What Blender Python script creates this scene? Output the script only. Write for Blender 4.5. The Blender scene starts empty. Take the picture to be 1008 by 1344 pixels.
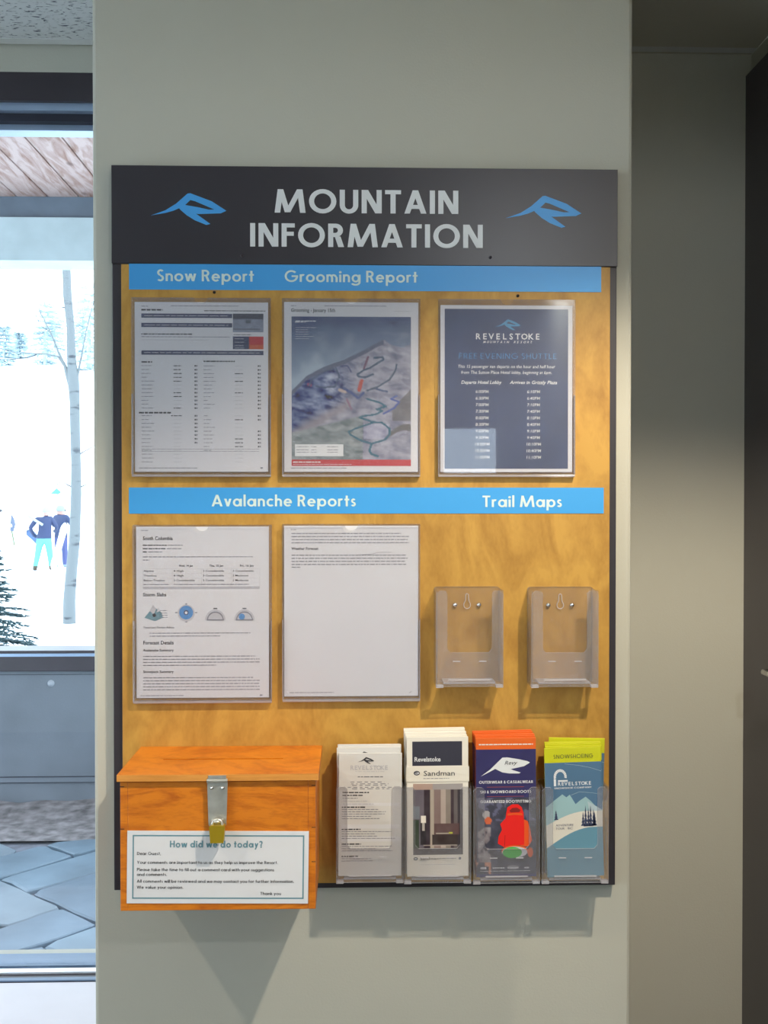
import bpy, bmesh, math, random
from mathutils import Vector, Matrix, Euler
R = math.radians
random.seed(7)
SC = bpy.context.scene
COL = SC.collection

# ------------------------------------------------------------------ camera
CAM = Vector((-0.022, -1.76, 1.55))
FPX, YAW, PITCH = 1400.0, R(1.683), R(-0.683)
cd = bpy.data.cameras.new('camera'); cam = bpy.data.objects.new('camera', cd); COL.objects.link(cam)
cam.location = CAM
cam.rotation_euler = (math.pi/2 + PITCH, 0, -YAW)
cd.sensor_fit = 'VERTICAL'; cd.sensor_height = 36; cd.sensor_width = 27
cd.lens = 36*FPX/1344
cd.clip_start = .05; cd.clip_end = 500
SC.camera = cam
# ------------------------------------------------------------------ sky and exposure
w = bpy.data.worlds.new('overcast_sky'); SC.world = w; w.use_nodes = True
bgn = w.node_tree.nodes['Background']; bgn.inputs[0].default_value = (.74, .88, 1, 1); bgn.inputs[1].default_value = 5.5
SC.view_settings.view_transform = 'Standard'; SC.view_settings.look = 'None'
SC.view_settings.gamma = 1; SC.view_settings.exposure = 0.0
SC.view_settings.use_curve_mapping = False
LAMPS = dict(right=100, left=44, rear_fill=28)

# ------------------------------------------------------------------ helpers
FWD = Vector((math.sin(YAW)*math.cos(PITCH), math.cos(YAW)*math.cos(PITCH), math.sin(PITCH)))
RGT = Vector((math.cos(YAW), -math.sin(YAW), 0)); UPV = RGT.cross(FWD)
def at(px, py, Y):
    "the point of the plane y = Y that the photograph shows at pixel px, py"
    d = FWD + RGT*((px-504)/FPX) + UPV*((672-py)/FPX)
    t = (Y-CAM.y)/d.y
    return CAM + d*t
def X(px, Y, py=672): return at(px, py, Y).x
def Z(py, Y, px=504): return at(px, py, Y).z
def onfloor(px, py, z):
    d = FWD + RGT*((px-504)/FPX) + UPV*((672-py)/FPX)
    return CAM + d*((z-CAM.z)/d.z)

ORG = {}
def org(o): return ORG.get(o.name, Vector((0, 0, 0))) if o is not None else Vector((0, 0, 0))
def tag(o, label=None, cat=None, group=None, kind=None):
    if label: o['label'] = label
    if cat: o['category'] = cat
    if group: o['group'] = group
    if kind: o['kind'] = kind
    return o
def thing(name, loc=(0, 0, 0), label=None, cat=None, group=None):
    o = bpy.data.objects.new(name, None); COL.objects.link(o); o.location = loc
    o.empty_display_size = .05
    ORG[o.name] = Vector(loc)
    return tag(o, label, cat, group)
def copy_tree(o, parent=None):
    c = o.copy(); COL.objects.link(c); c.parent = parent
    for ch in list(o.children): copy_tree(ch, c)
    return c

class MB:
    def __init__(s): s.v = []; s.f = []; s.m = []; s.sm = []
    def add(s, vs, fs, mi=0, smooth=False):
        b = len(s.v); s.v += [tuple(v) for v in vs]
        for f in fs: s.f.append(tuple(b+i for i in f)); s.m.append(mi); s.sm.append(smooth)
        return s
    def box(s, x0, x1, y0, y1, z0, z1, mi=0, rot=None, piv=None):
        if x0 > x1: x0, x1 = x1, x0
        if y0 > y1: y0, y1 = y1, y0
        if z0 > z1: z0, z1 = z1, z0
        vs = [(x0,y0,z0),(x1,y0,z0),(x1,y1,z0),(x0,y1,z0),(x0,y0,z1),(x1,y0,z1),(x1,y1,z1),(x0,y1,z1)]
        if rot: vs = [rot @ (Vector(v)-piv) + piv for v in vs]
        return s.add(vs, [(0,3,2,1),(4,5,6,7),(0,1,5,4),(1,2,6,5),(2,3,7,6),(3,0,4,7)], mi)
    def prism(s, poly, y0, y1, mi=0, mside=None):
        "closed outline in x, z (counter-clockwise seen from -y) given depth from y0 (front) to y1"
        n = len(poly)
        s.add([(x, y0, z) for x, z in poly], [tuple(range(n))], mi)
        s.add([(x, y1, z) for x, z in poly], [tuple(range(n-1, -1, -1))], mi)
        vs = [(x, y0, z) for x, z in poly] + [(x, y1, z) for x, z in poly]
        return s.add(vs, [(i, i+n, (i+1) % n+n, (i+1) % n) for i in range(n)], mi if mside is None else mside)
    def flat(s, poly, y, mi=0):
        return s.add([(x, y, z) for x, z in poly], [tuple(range(len(poly)))], mi)
    def frame(s, x0, x1, z0, z1, t, y, mi=0):
        for a in ((x0, x1, z0, z0+t), (x0, x1, z1-t, z1), (x0, x0+t, z0+t, z1-t), (x1-t, x1, z0+t, z1-t)):
            s.flat([(a[0], a[2]), (a[1], a[2]), (a[1], a[3]), (a[0], a[3])], y, mi)
        return s
    def tube(s, pts, rad, n=8, mi=0, cap=True, smooth=True):
        pts = [Vector(p) for p in pts]
        if not hasattr(rad, '__len__'): rad = [rad]*len(pts)
        vs = []; fs = []
        ref = None
        for i, p in enumerate(pts):
            d = (pts[min(i+1, len(pts)-1)]-pts[max(i-1, 0)]).normalized()
            if ref is None: ref = Vector((1, 0, 0)) if abs(d.x) < .8 else Vector((0, 1, 0))
            a = (ref - d*ref.dot(d)).normalized(); ref = a; b = d.cross(a)
            for k in range(n):
                t = 2*math.pi*k/n
                vs.append(p + (a*math.cos(t)+b*math.sin(t))*rad[i])
        for i in range(len(pts)-1):
            for k in range(n):
                fs.append((i*n+k, i*n+(k+1) % n, (i+1)*n+(k+1) % n, (i+1)*n+k))
        s.add(vs, fs, mi, smooth)
        if cap:
            s.add(vs[:n], [tuple(range(n-1, -1, -1))], mi); s.add(vs[-n:], [tuple(range(n))], mi)
        return s
    def lathe(s, prof, c, axis='y', n=20, mi=0, smooth=True):
        "profile of (radius, height) turned about an axis through c"
        vs = []; fs = []
        for r, h in prof:
            for k in range(n):
                t = 2*math.pi*k/n; a, b = r*math.cos(t), r*math.sin(t)
                vs.append((c[0]+a, c[1]+h, c[2]+b) if axis == 'y' else (c[0]+a, c[1]+b, c[2]+h))
        for i in range(len(prof)-1):
            for k in range(n):
                q = (i*n+k, i*n+(k+1) % n, (i+1)*n+(k+1) % n, (i+1)*n+k)
                fs.append(q if axis != 'y' else q[::-1])
        return s.add(vs, fs, mi, smooth)
    def build(s, name, mats, parent=None, bevel=0, loc=None):
        me = bpy.data.meshes.new(name)
        L = org(parent) if loc is None else Vector(loc)
        me.from_pydata([(v[0]-L.x, v[1]-L.y, v[2]-L.z) for v in s.v], [], s.f)
        if not isinstance(mats, (list, tuple)): mats = [mats]
        for m in mats: me.materials.append(m)
        for p, mi, sm in zip(me.polygons, s.m, s.sm): p.material_index = mi; p.use_smooth = sm
        me.update()
        o = bpy.data.objects.new(name, me); COL.objects.link(o)
        if parent is not None: o.parent = parent; ORG[o.name] = L
        elif loc is not None: o.location = loc; ORG[o.name] = L
        if bevel:
            b = o.modifiers.new('bevel', 'BEVEL'); b.width = bevel; b.segments = 2; b.limit_method = 'ANGLE'
        return o

# ------------------------------------------------------------------ materials
def mat(name, col, rough=.6, metal=0, spec=.5, bump=None, emit=None, var=None, trans=0):
    m = bpy.data.materials.new(name); m.use_nodes = True; nt = m.node_tree; n = nt.nodes; l = nt.links
    p = n['Principled BSDF']
    p.inputs['Base Color'].default_value = (*col, 1); p.inputs['Roughness'].default_value = rough
    p.inputs['Metallic'].default_value = metal; p.inputs['Specular IOR Level'].default_value = spec
    if trans: p.inputs['Transmission Weight'].default_value = trans
    if emit: p.inputs['Emission Color'].default_value = (*emit[0], 1); p.inputs['Emission Strength'].default_value = emit[1]
    tc = n.new('ShaderNodeTexCoord')
    if var:   # (scale, amount)
        nz = n.new('ShaderNodeTexNoise'); nz.inputs['Scale'].default_value = var[0]; nz.inputs['Detail'].default_value = 5
        l.new(tc.outputs['Object'], nz.inputs['Vector'])
        r = n.new('ShaderNodeValToRGB'); a = var[1]
        r.color_ramp.elements[0].position = .3; r.color_ramp.elements[1].position = .7
        r.color_ramp.elements[0].color = (*[c*(1-a) for c in col], 1); r.color_ramp.elements[1].color = (*[min(1, c*(1+a)) for c in col], 1)
        l.new(nz.outputs['Fac'], r.inputs[0]); l.new(r.outputs[0], p.inputs['Base Color'])
    if bump:  # (scale, strength)
        nz = n.new('ShaderNodeTexNoise'); nz.inputs['Scale'].default_value = bump[0]; nz.inputs['Detail'].default_value = 3
        l.new(tc.outputs['Object'], nz.inputs['Vector'])
        b = n.new('ShaderNodeBump'); b.inputs['Strength'].default_value = bump[1]; b.inputs['Distance'].default_value = .002
        l.new(nz.outputs['Fac'], b.inputs['Height']); l.new(b.outputs[0], p.inputs['Normal'])
    return m
def wood(name, c1, c2, scale=(3, 3, 14), rough=.4, wave=6, dist=4, fine=.15):
    m = bpy.data.materials.new(name); m.use_nodes = True; nt = m.node_tree; n = nt.nodes; l = nt.links
    p = n['Principled BSDF']; p.inputs['Roughness'].default_value = rough
    tc = n.new('ShaderNodeTexCoord'); mp = n.new('ShaderNodeMapping'); mp.inputs['Scale'].default_value = scale
    l.new(tc.outputs['Object'], mp.inputs[0])
    nz = n.new('ShaderNodeTexNoise'); nz.inputs['Scale'].default_value = wave; nz.inputs['Detail'].default_value = 6
    nz.inputs['Distortion'].default_value = dist; l.new(mp.outputs[0], nz.inputs['Vector'])
    n2 = n.new('ShaderNodeTexNoise'); n2.inputs['Scale'].default_value = wave*14; n2.inputs['Detail'].default_value = 4
    l.new(mp.outputs[0], n2.inputs['Vector'])
    ma = n.new('ShaderNodeMath'); ma.operation = 'MULTIPLY_ADD'; ma.inputs[1].default_value = fine
    l.new(n2.outputs['Fac'], ma.inputs[0]); l.new(nz.outputs['Fac'], ma.inputs[2])
    r = n.new('ShaderNodeValToRGB'); r.color_ramp.elements[0].position = .35; r.color_ramp.elements[1].position = .75
    r.color_ramp.elements[0].color = (*c1, 1); r.color_ramp.elements[1].color = (*c2, 1)
    l.new(ma.outputs[0], r.inputs[0]); l.new(r.outputs[0], p.inputs['Base Color'])
    b = n.new('ShaderNodeBump'); b.inputs['Strength'].default_value = .08; b.inputs['Distance'].default_value = .001
    l.new(n2.outputs['Fac'], b.inputs['Height']); l.new(b.outputs[0], p.inputs['Normal'])
    return m
def clear(name, tint=(.97, .97, .98), milk=0.0, milkcol=(.8, .8, .85), ior=1.5, rough=.02):
    "a thin clear sheet: passes light, mirrors it by angle, with some milkiness"
    m = bpy.data.materials.new(name); m.use_nodes = True; nt = m.node_tree; n = nt.nodes; l = nt.links
    n.remove(n['Principled BSDF']); out = n['Material Output']
    t = n.new('ShaderNodeBsdfTransparent'); t.inputs[0].default_value = (*tint, 1)
    g = n.new('ShaderNodeBsdfGlossy'); g.inputs['Roughness'].default_value = rough
    fr = n.new('ShaderNodeFresnel'); ge = n.new('ShaderNodeNewGeometry')
    mr = n.new('ShaderNodeMapRange'); mr.inputs[3].default_value = ior; mr.inputs[4].default_value = 1/ior   # same index whichever face is met
    l.new(ge.outputs['Backfacing'], mr.inputs[0]); l.new(mr.outputs[0], fr.inputs[0])
    a = n.new('ShaderNodeMixShader')
    if milk:
        d = n.new('ShaderNodeBsdfDiffuse'); d.inputs[0].default_value = (*milkcol, 1)
        tl = n.new('ShaderNodeBsdfTranslucent'); tl.inputs[0].default_value = (*milkcol, 1)
        dm = n.new('ShaderNodeMixShader'); dm.inputs[0].default_value = .4; l.new(d.outputs[0], dm.inputs[1]); l.new(tl.outputs[0], dm.inputs[2])
        k = n.new('ShaderNodeMixShader'); k.inputs[0].default_value = milk
        l.new(t.outputs[0], k.inputs[1]); l.new(dm.outputs[0], k.inputs[2]); base = k
    else: base = t
    l.new(fr.outputs[0], a.inputs[0]); l.new(base.outputs[0], a.inputs[1]); l.new(g.outputs[0], a.inputs[2])
    l.new(a.outputs[0], out.inputs[0])
    return m
def attr_mat(name, rough=.5):
    m = bpy.data.materials.new(name); m.use_nodes = True; n = m.node_tree.nodes
    a = n.new('ShaderNodeVertexColor'); a.layer_name = 'Col'
    p = n['Principled BSDF']; p.inputs['Roughness'].default_value = rough
    m.node_tree.links.new(a.outputs[0], p.inputs['Base Color']); return m

M = {}
M['wall'] = mat('wall_paint', (.50, .49, .42), .75, bump=(260, .12))
M['trimpaint'] = mat('sill_white', (.70, .66, .72), .4, var=(6, .05))
M['black'] = mat('black_laminate', (.032, .028, .036), .33, bump=(500, .03))
M['blackside'] = mat('black_backing', (.028, .024, .032), .45)
M['ply'] = wood('birch_plywood', (.34, .165, .024), (.53, .295, .055), (3.2, 3.2, 1.5), .48, 5, 1.6, .22)
M['plyedge'] = mat('plywood_edge', (.62, .43, .2), .6, var=(60, .15))
M['blue'] = mat('blue_vinyl', (.05, .33, .74), .38)
M['logo'] = mat('sky_blue_vinyl', (.06, .35, .78), .4)
M['white'] = mat('white_vinyl', (.72, .74, .76), .4)
M['palewhite'] = mat('cream_lettering', (.62, .76, .74), .4)
M['paper'] = mat('paper', (.69, .69, .72), .7, var=(14, .02))
M['ink'] = mat('ink_black', (.035, .035, .045), .6)
M['ink2'] = mat('ink_grey', (.22, .22, .26), .6)
M['ink3'] = mat('ink_light_grey', (.5, .5, .54), .6)
M['navy'] = mat('ink_navy', (.045, .06, .13), .5)
M['navyposter'] = mat('poster_navy', (.022, .045, .125), .45, var=(9, .25))
M['skyink'] = mat('ink_sky_blue', (.06, .27, .50), .5)
M['dullblue'] = mat('ink_dull_blue', (.045, .19, .42), .5)
M['red'] = mat('ink_red', (.5, .03, .04), .5)
M['orangeink'] = mat('ink_orange', (.75, .13, .015), .45)
M['orange2'] = mat('ink_dark_orange', (.55, .10, .03), .5)
M['teal'] = mat('ink_teal', (.13, .27, .33), .5)
M['lime'] = mat('ink_lime', (.55, .56, .01), .45)
M['darklime'] = mat('ink_olive', (.14, .16, .03), .5)
M['screwm'] = mat('polished_screw', (.75, .75, .75), .18, 1)
M['steel'] = mat('galvanised_steel', (.60, .60, .56), .42, .8, var=(60, .12), bump=(120, .15))
M['brass'] = mat('brass', (.52, .36, .02), .42, .65)
M['dark'] = mat('dark_hole', (.02, .015, .01), .8)
M['boxwood'] = wood('stained_pine', (.36, .070, .004), (.66, .20, .012), (1.2, 1.2, 5.5), .36, 6, 2.6, .35)
M['boxedge'] = wood('stained_pine_edge', (.52, .20, .03), (.70, .30, .06), (2, 2, 30), .45, 5, .5, .3)
M['acr'] = clear('clear_acrylic', (.96, .96, .97), .05, (.75, .72, .82))
M['acredge'] = clear('acrylic_edge', (.8, .8, .84), .45, (.8, .78, .82), rough=.1)
M['pocketback'] = clear('clear_back_plastic', (.95, .95, .95), .05, (.85, .83, .88))
M['pocket'] = clear('moulded_clear_plastic', (.94, .94, .95), .10, (.90, .89, .94))
M['pocketedge'] = clear('moulded_plastic_edge', (.85, .85, .88), .55, (.9, .88, .92), rough=.1)
M['glass'] = clear('window_glass', (.96, .98, .99), 0)
M['frame'] = mat('dark_bronze_frame', (.045, .036, .046), .4, var=(3, .2))
M['alu'] = mat('aluminium_bead', (.40, .52, .72), .3, .6)
M['sillblue'] = mat('blue_grey_sill', (.17, .25, .38), .5)
M['gasket'] = mat('rubber_gasket', (.02, .02, .035), .5)
M['concrete'] = mat('grey_panel', (.155, .175, .205), .6, var=(5, .10), bump=(90, .3))
M['fascia'] = mat('painted_fascia', (.42, .52, .55), .6, var=(8, .08))
M['snow'] = mat('snow', (.9, .93, .96), .6, bump=(2, .5))
M['dirt'] = mat('dirty_snow', (.21, .195, .20), .9, var=(16, .55), bump=(20, 1))
M['mortar'] = mat('mortar', (.17, .18, .22), .9, var=(20, .25))
M['tilew'] = mat('door_black', (.055, .048, .065), .3)

# ------------------------------------------------------------------ lettering
# a geometric sans: round bowls, straight stems, cut flat at the cap line
def glyphs(s):
    G = {}; h = s*.86; xh = .66
    def arc(cx, cy, rx, ry, a0, a1, n=18, t=None):
        t = t or s; out = []
        for i in range(n):
            p = []
            for a in (a0+(a1-a0)*i/n, a0+(a1-a0)*(i+1)/n):
                a = R(a); p.append(((cx+rx*math.cos(a), cy+ry*math.sin(a)), (cx+(rx-t)*math.cos(a), cy+(ry-min(t, h*1.05))*math.sin(a))))
            out.append([p[0][0], p[1][0], p[1][1], p[0][1]])
        return out
    def st(x, y0=0, y1=1): return [[(x, y0), (x+s, y0), (x+s, y1), (x, y1)]]
    def ba(x0, x1, y): return [[(x0, y), (x1, y), (x1, y+h), (x0, y+h)]]
    def pa(xb, xt, y0=0, y1=1, w=None):
        w = w or s*1.08; return [[(xb, y0), (xb+w, y0), (xt+w, y1), (xt, y1)]]
    def ring(cx, cy, rx, ry): return arc(cx, cy, rx, ry, 0, 360, 28)
    G['M'] = (pa(0, .12)+pa(.5-s*.54, .12, .02, 1)+pa(.5-s*.54, .88-s*.08, .02, 1)+pa(1.0-s*.08, .88-s*.08), 1.0+s)
    G['O'] = (ring(.53, .5, .53, .52), 1.06)
    G['U'] = (st(0, .34)+st(.72-s, .34)+arc(.36, .345, .36, .365, 180, 360), .72)
    G['N'] = (st(0)+st(.78-s)+pa(.78-s*1.25, 0, 0, 1, s*1.25), .78)
    G['T'] = (ba(0, .62, 1-h)+st(.31-s/2), .62)
    G['A'] = (pa(0, .43-s*.54)+pa(.86-s*1.08, .43-s*.54)+ba(.2, .66, .2), .86)
    G['I'] = (st(0), s)
    G['F'] = (st(0)+ba(0, .52, 1-h)+ba(0, .48, .47), .52)
    G['E'] = (st(0)+ba(0, .52, 1-h)+ba(0, .48, .43)+ba(0, .52, 0), .52)
    G['L'] = (st(0)+ba(0, .48, 0), .48)
    G['H'] = (st(0)+st(.72-s)+ba(0, .72, .43), .72)
    G['R'] = (st(0)+ba(0, .3, 1-h)+ba(0, .3, .43)+arc(.3, .715, .285, .285, -90, 90)+pa(.62-s*1.1, .26, 0, .45, s*1.15), .64)
    G['P'] = (st(0)+ba(0, .3, 1-h)+ba(0, .3, .4)+arc(.3, .70, .3, .3, -90, 90), .6)
    G['B'] = (st(0)+ba(0, .3, 1-h)+ba(0, .3, .44)+ba(0, .3, 0)+arc(.3, .745, .25, .255, -90, 90)+arc(.3, .265, .28, .265, -90, 90), .6)
    G['D'] = (st(0)+ba(0, .26, 1-h)+ba(0, .26, 0)+arc(.26, .5, .5, .5, -90, 90), .76)
    G['S'] = (arc(.29, .74, .27, .28, 35, 270)+arc(.27, .26, .28, .28, 90, -145), .56)
    G['G'] = (arc(.53, .5, .53, .52, 45, 360)+ba(.55, 1.06, .42), 1.06)
    G['C'] = (arc(.53, .5, .53, .52, 48, 312), .88)
    G['V'] = (pa(.42-s*.54, 0)+pa(.42-s*.54, .84-s*1.08), .84)
    G['W'] = (pa(.33-s*.5, 0)+pa(.33-s*.5, .62-s*.5)+pa(.92-s*.5, .62-s*.5)+pa(.92-s*.5, 1.24-s), 1.24)
    G['K'] = (st(0)+pa(s*.8, .62-s, .38, 1)+pa(.68-s, .2, 0, .62), .7)
    G['Y'] = (pa(.38-s*.54, 0, .42, 1)+pa(.38-s*.54, .76-s, .42, 1)+st(.38-s/2, 0, .45), .76)
    b = .33
    G['o'] = (ring(b+.01, b, b+.02, b+.02), 2*b+.02)
    G['a'] = (ring(b, b, b, b+.02)+st(2*b-s*.7, 0, xh), 2*b+s*.3)
    G['d'] = (ring(b, b, b, b+.02)+st(2*b-s*.7, 0, 1.03), 2*b+s*.3)
    G['q'] = (ring(b, b, b, b+.02)+st(2*b-s*.7, -.3, xh), 2*b+s*.3)
    G['g'] = (ring(b, b, b, b+.02)+st(2*b-s*.7, .0, xh)+arc(b-.02, 0, b+.02+s*.3, .3, 0, -150), 2*b+s*.3)
    G['b'] = (ring(b+s*.3, b, b, b+.02)+st(0, 0, 1.03), 2*b+s*.3)
    G['p'] = (ring(b+s*.3, b, b, b+.02)+st(0, -.3, xh), 2*b+s*.3)
    G['c'] = (arc(b, b, b, b+.02, 48, 312), .54)
    G['e'] = (arc(b, b, b, b+.02, 0, 318)+ba(s*.5, 2*b-.02, b-h*.45), 2*b)
    G['n'] = (st(0, 0, xh)+st(.56-s, 0, .4)+arc(.28, .4, .28, .28, 0, 180), .56)
    G['h'] = (st(0, 0, 1.03)+st(.56-s, 0, .4)+arc(.28, .4, .28, .28, 0, 180), .56)
    G['u'] = (st(0, .28, xh)+st(.56-s, 0, xh)+arc(.28, .28, .28, .28, 180, 360), .56)
    G['m'] = (st(0, 0, xh)+st(.46-s*.6, 0, .44)+arc(.25, .44, .25, .24, 0, 180)+st(.92-s*1.2+.0, 0, .44)+arc(.67-s*.6, .44, .25, .24, 0, 180), .92-s*.2)
    G['r'] = (st(0, 0, xh)+arc(.26, .4, .26, .28, 60, 180), .38)
    G['t'] = (st(.1, 0, .93)+ba(0, .3+s*.5, xh-h), .32+s*.4)
    G['i'] = (st(0, 0, xh)+ring(s/2, .86, s*.62, s*.62), s)
    G['j'] = (st(0, -.3, xh)+ring(s/2, .86, s*.62, s*.62), s)
    G['l'] = (st(0, 0, 1.03), s)
    G['f'] = (st(.1, 0, .8)+ba(0, .36, xh-h)+arc(.1+.24, .8, .24, .24, 90, 180), .36)
    G['s'] = (arc(.2, .48, .18, .2, 25, 270, t=s*.85)+arc(.19, .19, .2, .2, 90, -150, t=s*.85), .39)
    G['v'] = (pa(.28-s*.5, 0, 0, xh)+pa(.28-s*.5, .56-s, 0, xh), .56)
    G['w'] = (pa(.24-s*.5, 0, 0, xh)+pa(.24-s*.5, .44-s*.5, 0, xh)+pa(.64-s*.5, .44-s*.5, 0, xh)+pa(.64-s*.5, .88-s, 0, xh), .88)
    G['y'] = (pa(.28-s*.5, 0, 0, xh)+pa(.12-s*.5, .56-s, -.3, xh), .56)
    G['k'] = (st(0, 0, 1.03)+pa(s*.7, .48-s, .22, xh)+pa(.54-s, .16, 0, .42), .54)
    G['x'] = (pa(0, .5-s, 0, xh)+pa(.5-s, 0, 0, xh), .5)
    G['z'] = (ba(0, .46, xh-h)+ba(0, .46, 0)+pa(0, .46-s, 0, xh), .46)
    G['?'] = (arc(.24, .74, .26, .28, 170, -60)+st(.24-s*.3, .24, .5)+ring(.28, .08, s*.6, s*.6), .5)
    G['.'] = (ring(s/2, s*.55, s*.6, s*.6), s)
    G[','] = (pa(-.04, .03, -.14, .12), s)
    G["'"] = (st(0, .75, 1), s)
    G['-'] = (ba(0, .3, .3), .3)
    G['&'] = (ring(.3, .26, .3, .28)+ring(.3, .76, .2, .24)+pa(.62-s, .3, 0, .3), .66)
    return G
GC = {}
def lay(text, s, track=.1):
    if s not in GC: GC[s] = glyphs(s)
    polys = []; x = 0
    for ch in text:
        if ch == ' ': x += .32; continue
        g, wd = GC[s][ch]
        polys += [[(px+x, py) for px, py in q] for q in g]
        x += wd+track
    return polys, x-track
def sign_text(mb, text, x0, x1, zb, cap, y, s=.18, mi=0, thick=0, track=.1, shear=0):
    "set text between x0 and x1 on the baseline zb; cap is the capital height"
    polys, wd = lay(text, s, track)
    k = (x1-x0)/wd; y0_ = y
    for qi, q in enumerate(polys):
        y = y0_-(qi % 90)*3e-6
        p = [(x0+(px+shear*py)*k, zb+py*cap) for px, py in q]
        area = sum(p[i][0]*p[(i+1) % len(p)][1]-p[(i+1) % len(p)][0]*p[i][1] for i in range(len(p)))
        if area < 0: p = p[::-1]
        if thick: mb.prism(p, y-thick, y, mi)
        else: mb.flat(p, y, mi)
FT = {}
def font_mesh(text, bold, shear):
    k = (text, bold, shear)
    if k not in FT:
        c = bpy.data.curves.new('t', 'FONT'); c.body = text; c.size = 1; c.resolution_u = 2
        c.offset = .018 if bold else .004; c.shear = shear; c.fill_mode = 'FRONT'
        o = bpy.data.objects.new('t', c); me = o.to_mesh()
        vs = [tuple(v.co) for v in me.vertices]; fs = [tuple(p.vertices) for p in me.polygons]
        o.to_mesh_clear(); bpy.data.objects.remove(o); bpy.data.curves.remove(c)
        FT[k] = (vs, fs)
    return FT[k]

def logo_poly():
    # outline of the leaping letter mark, units of its own width
    o = [(0, 0), (.194, .07), (.335, .159), (.488, .294), (.524, .298), (.806, .194), (1, .07), (.924, .035), (.63, .024), (.60, .027), (.788, -.106), (.735, -.12), (.582, -.059), (.476, .006), (.394, .076), (.376, .098), (.30, .065), (.194, .035)]
    h = [(.455, .142), (.524, .208), (.585, .193), (.84, .086), (.77, .083), (.62, .115)]
    return o, h
def logo(mb, x0, z0, wd, y, mi=0, filled=False, inner=None, sz=1):
    o, h = logo_poly()
    T = lambda q: [(x0+px*wd, z0+pz*wd*sz) for px, pz in q][::-1]
    if filled or inner is not None:
        mb.flat(T(o), y, mi)
        if inner is not None: mb.flat(T(h), y-.0002, inner)
    else:   # pieces around the eye of the letter
        pcs = [[o[0], o[1], o[2], h[0], o[15], o[16], o[17]], [o[2], o[3], h[1], h[0]], [o[3], o[4], h[2], h[1]], [o[4], o[5], h[3], h[2]],
               [o[5], o[6], o[7], o[8], h[3]], [h[3], o[8], o[9], h[5], h[4]], [h[5], o[9], o[10], o[11], o[12], o[13], o[14], o[15], h[0]]]
        for q in pcs: mb.flat(T(q), y, mi)

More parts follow.
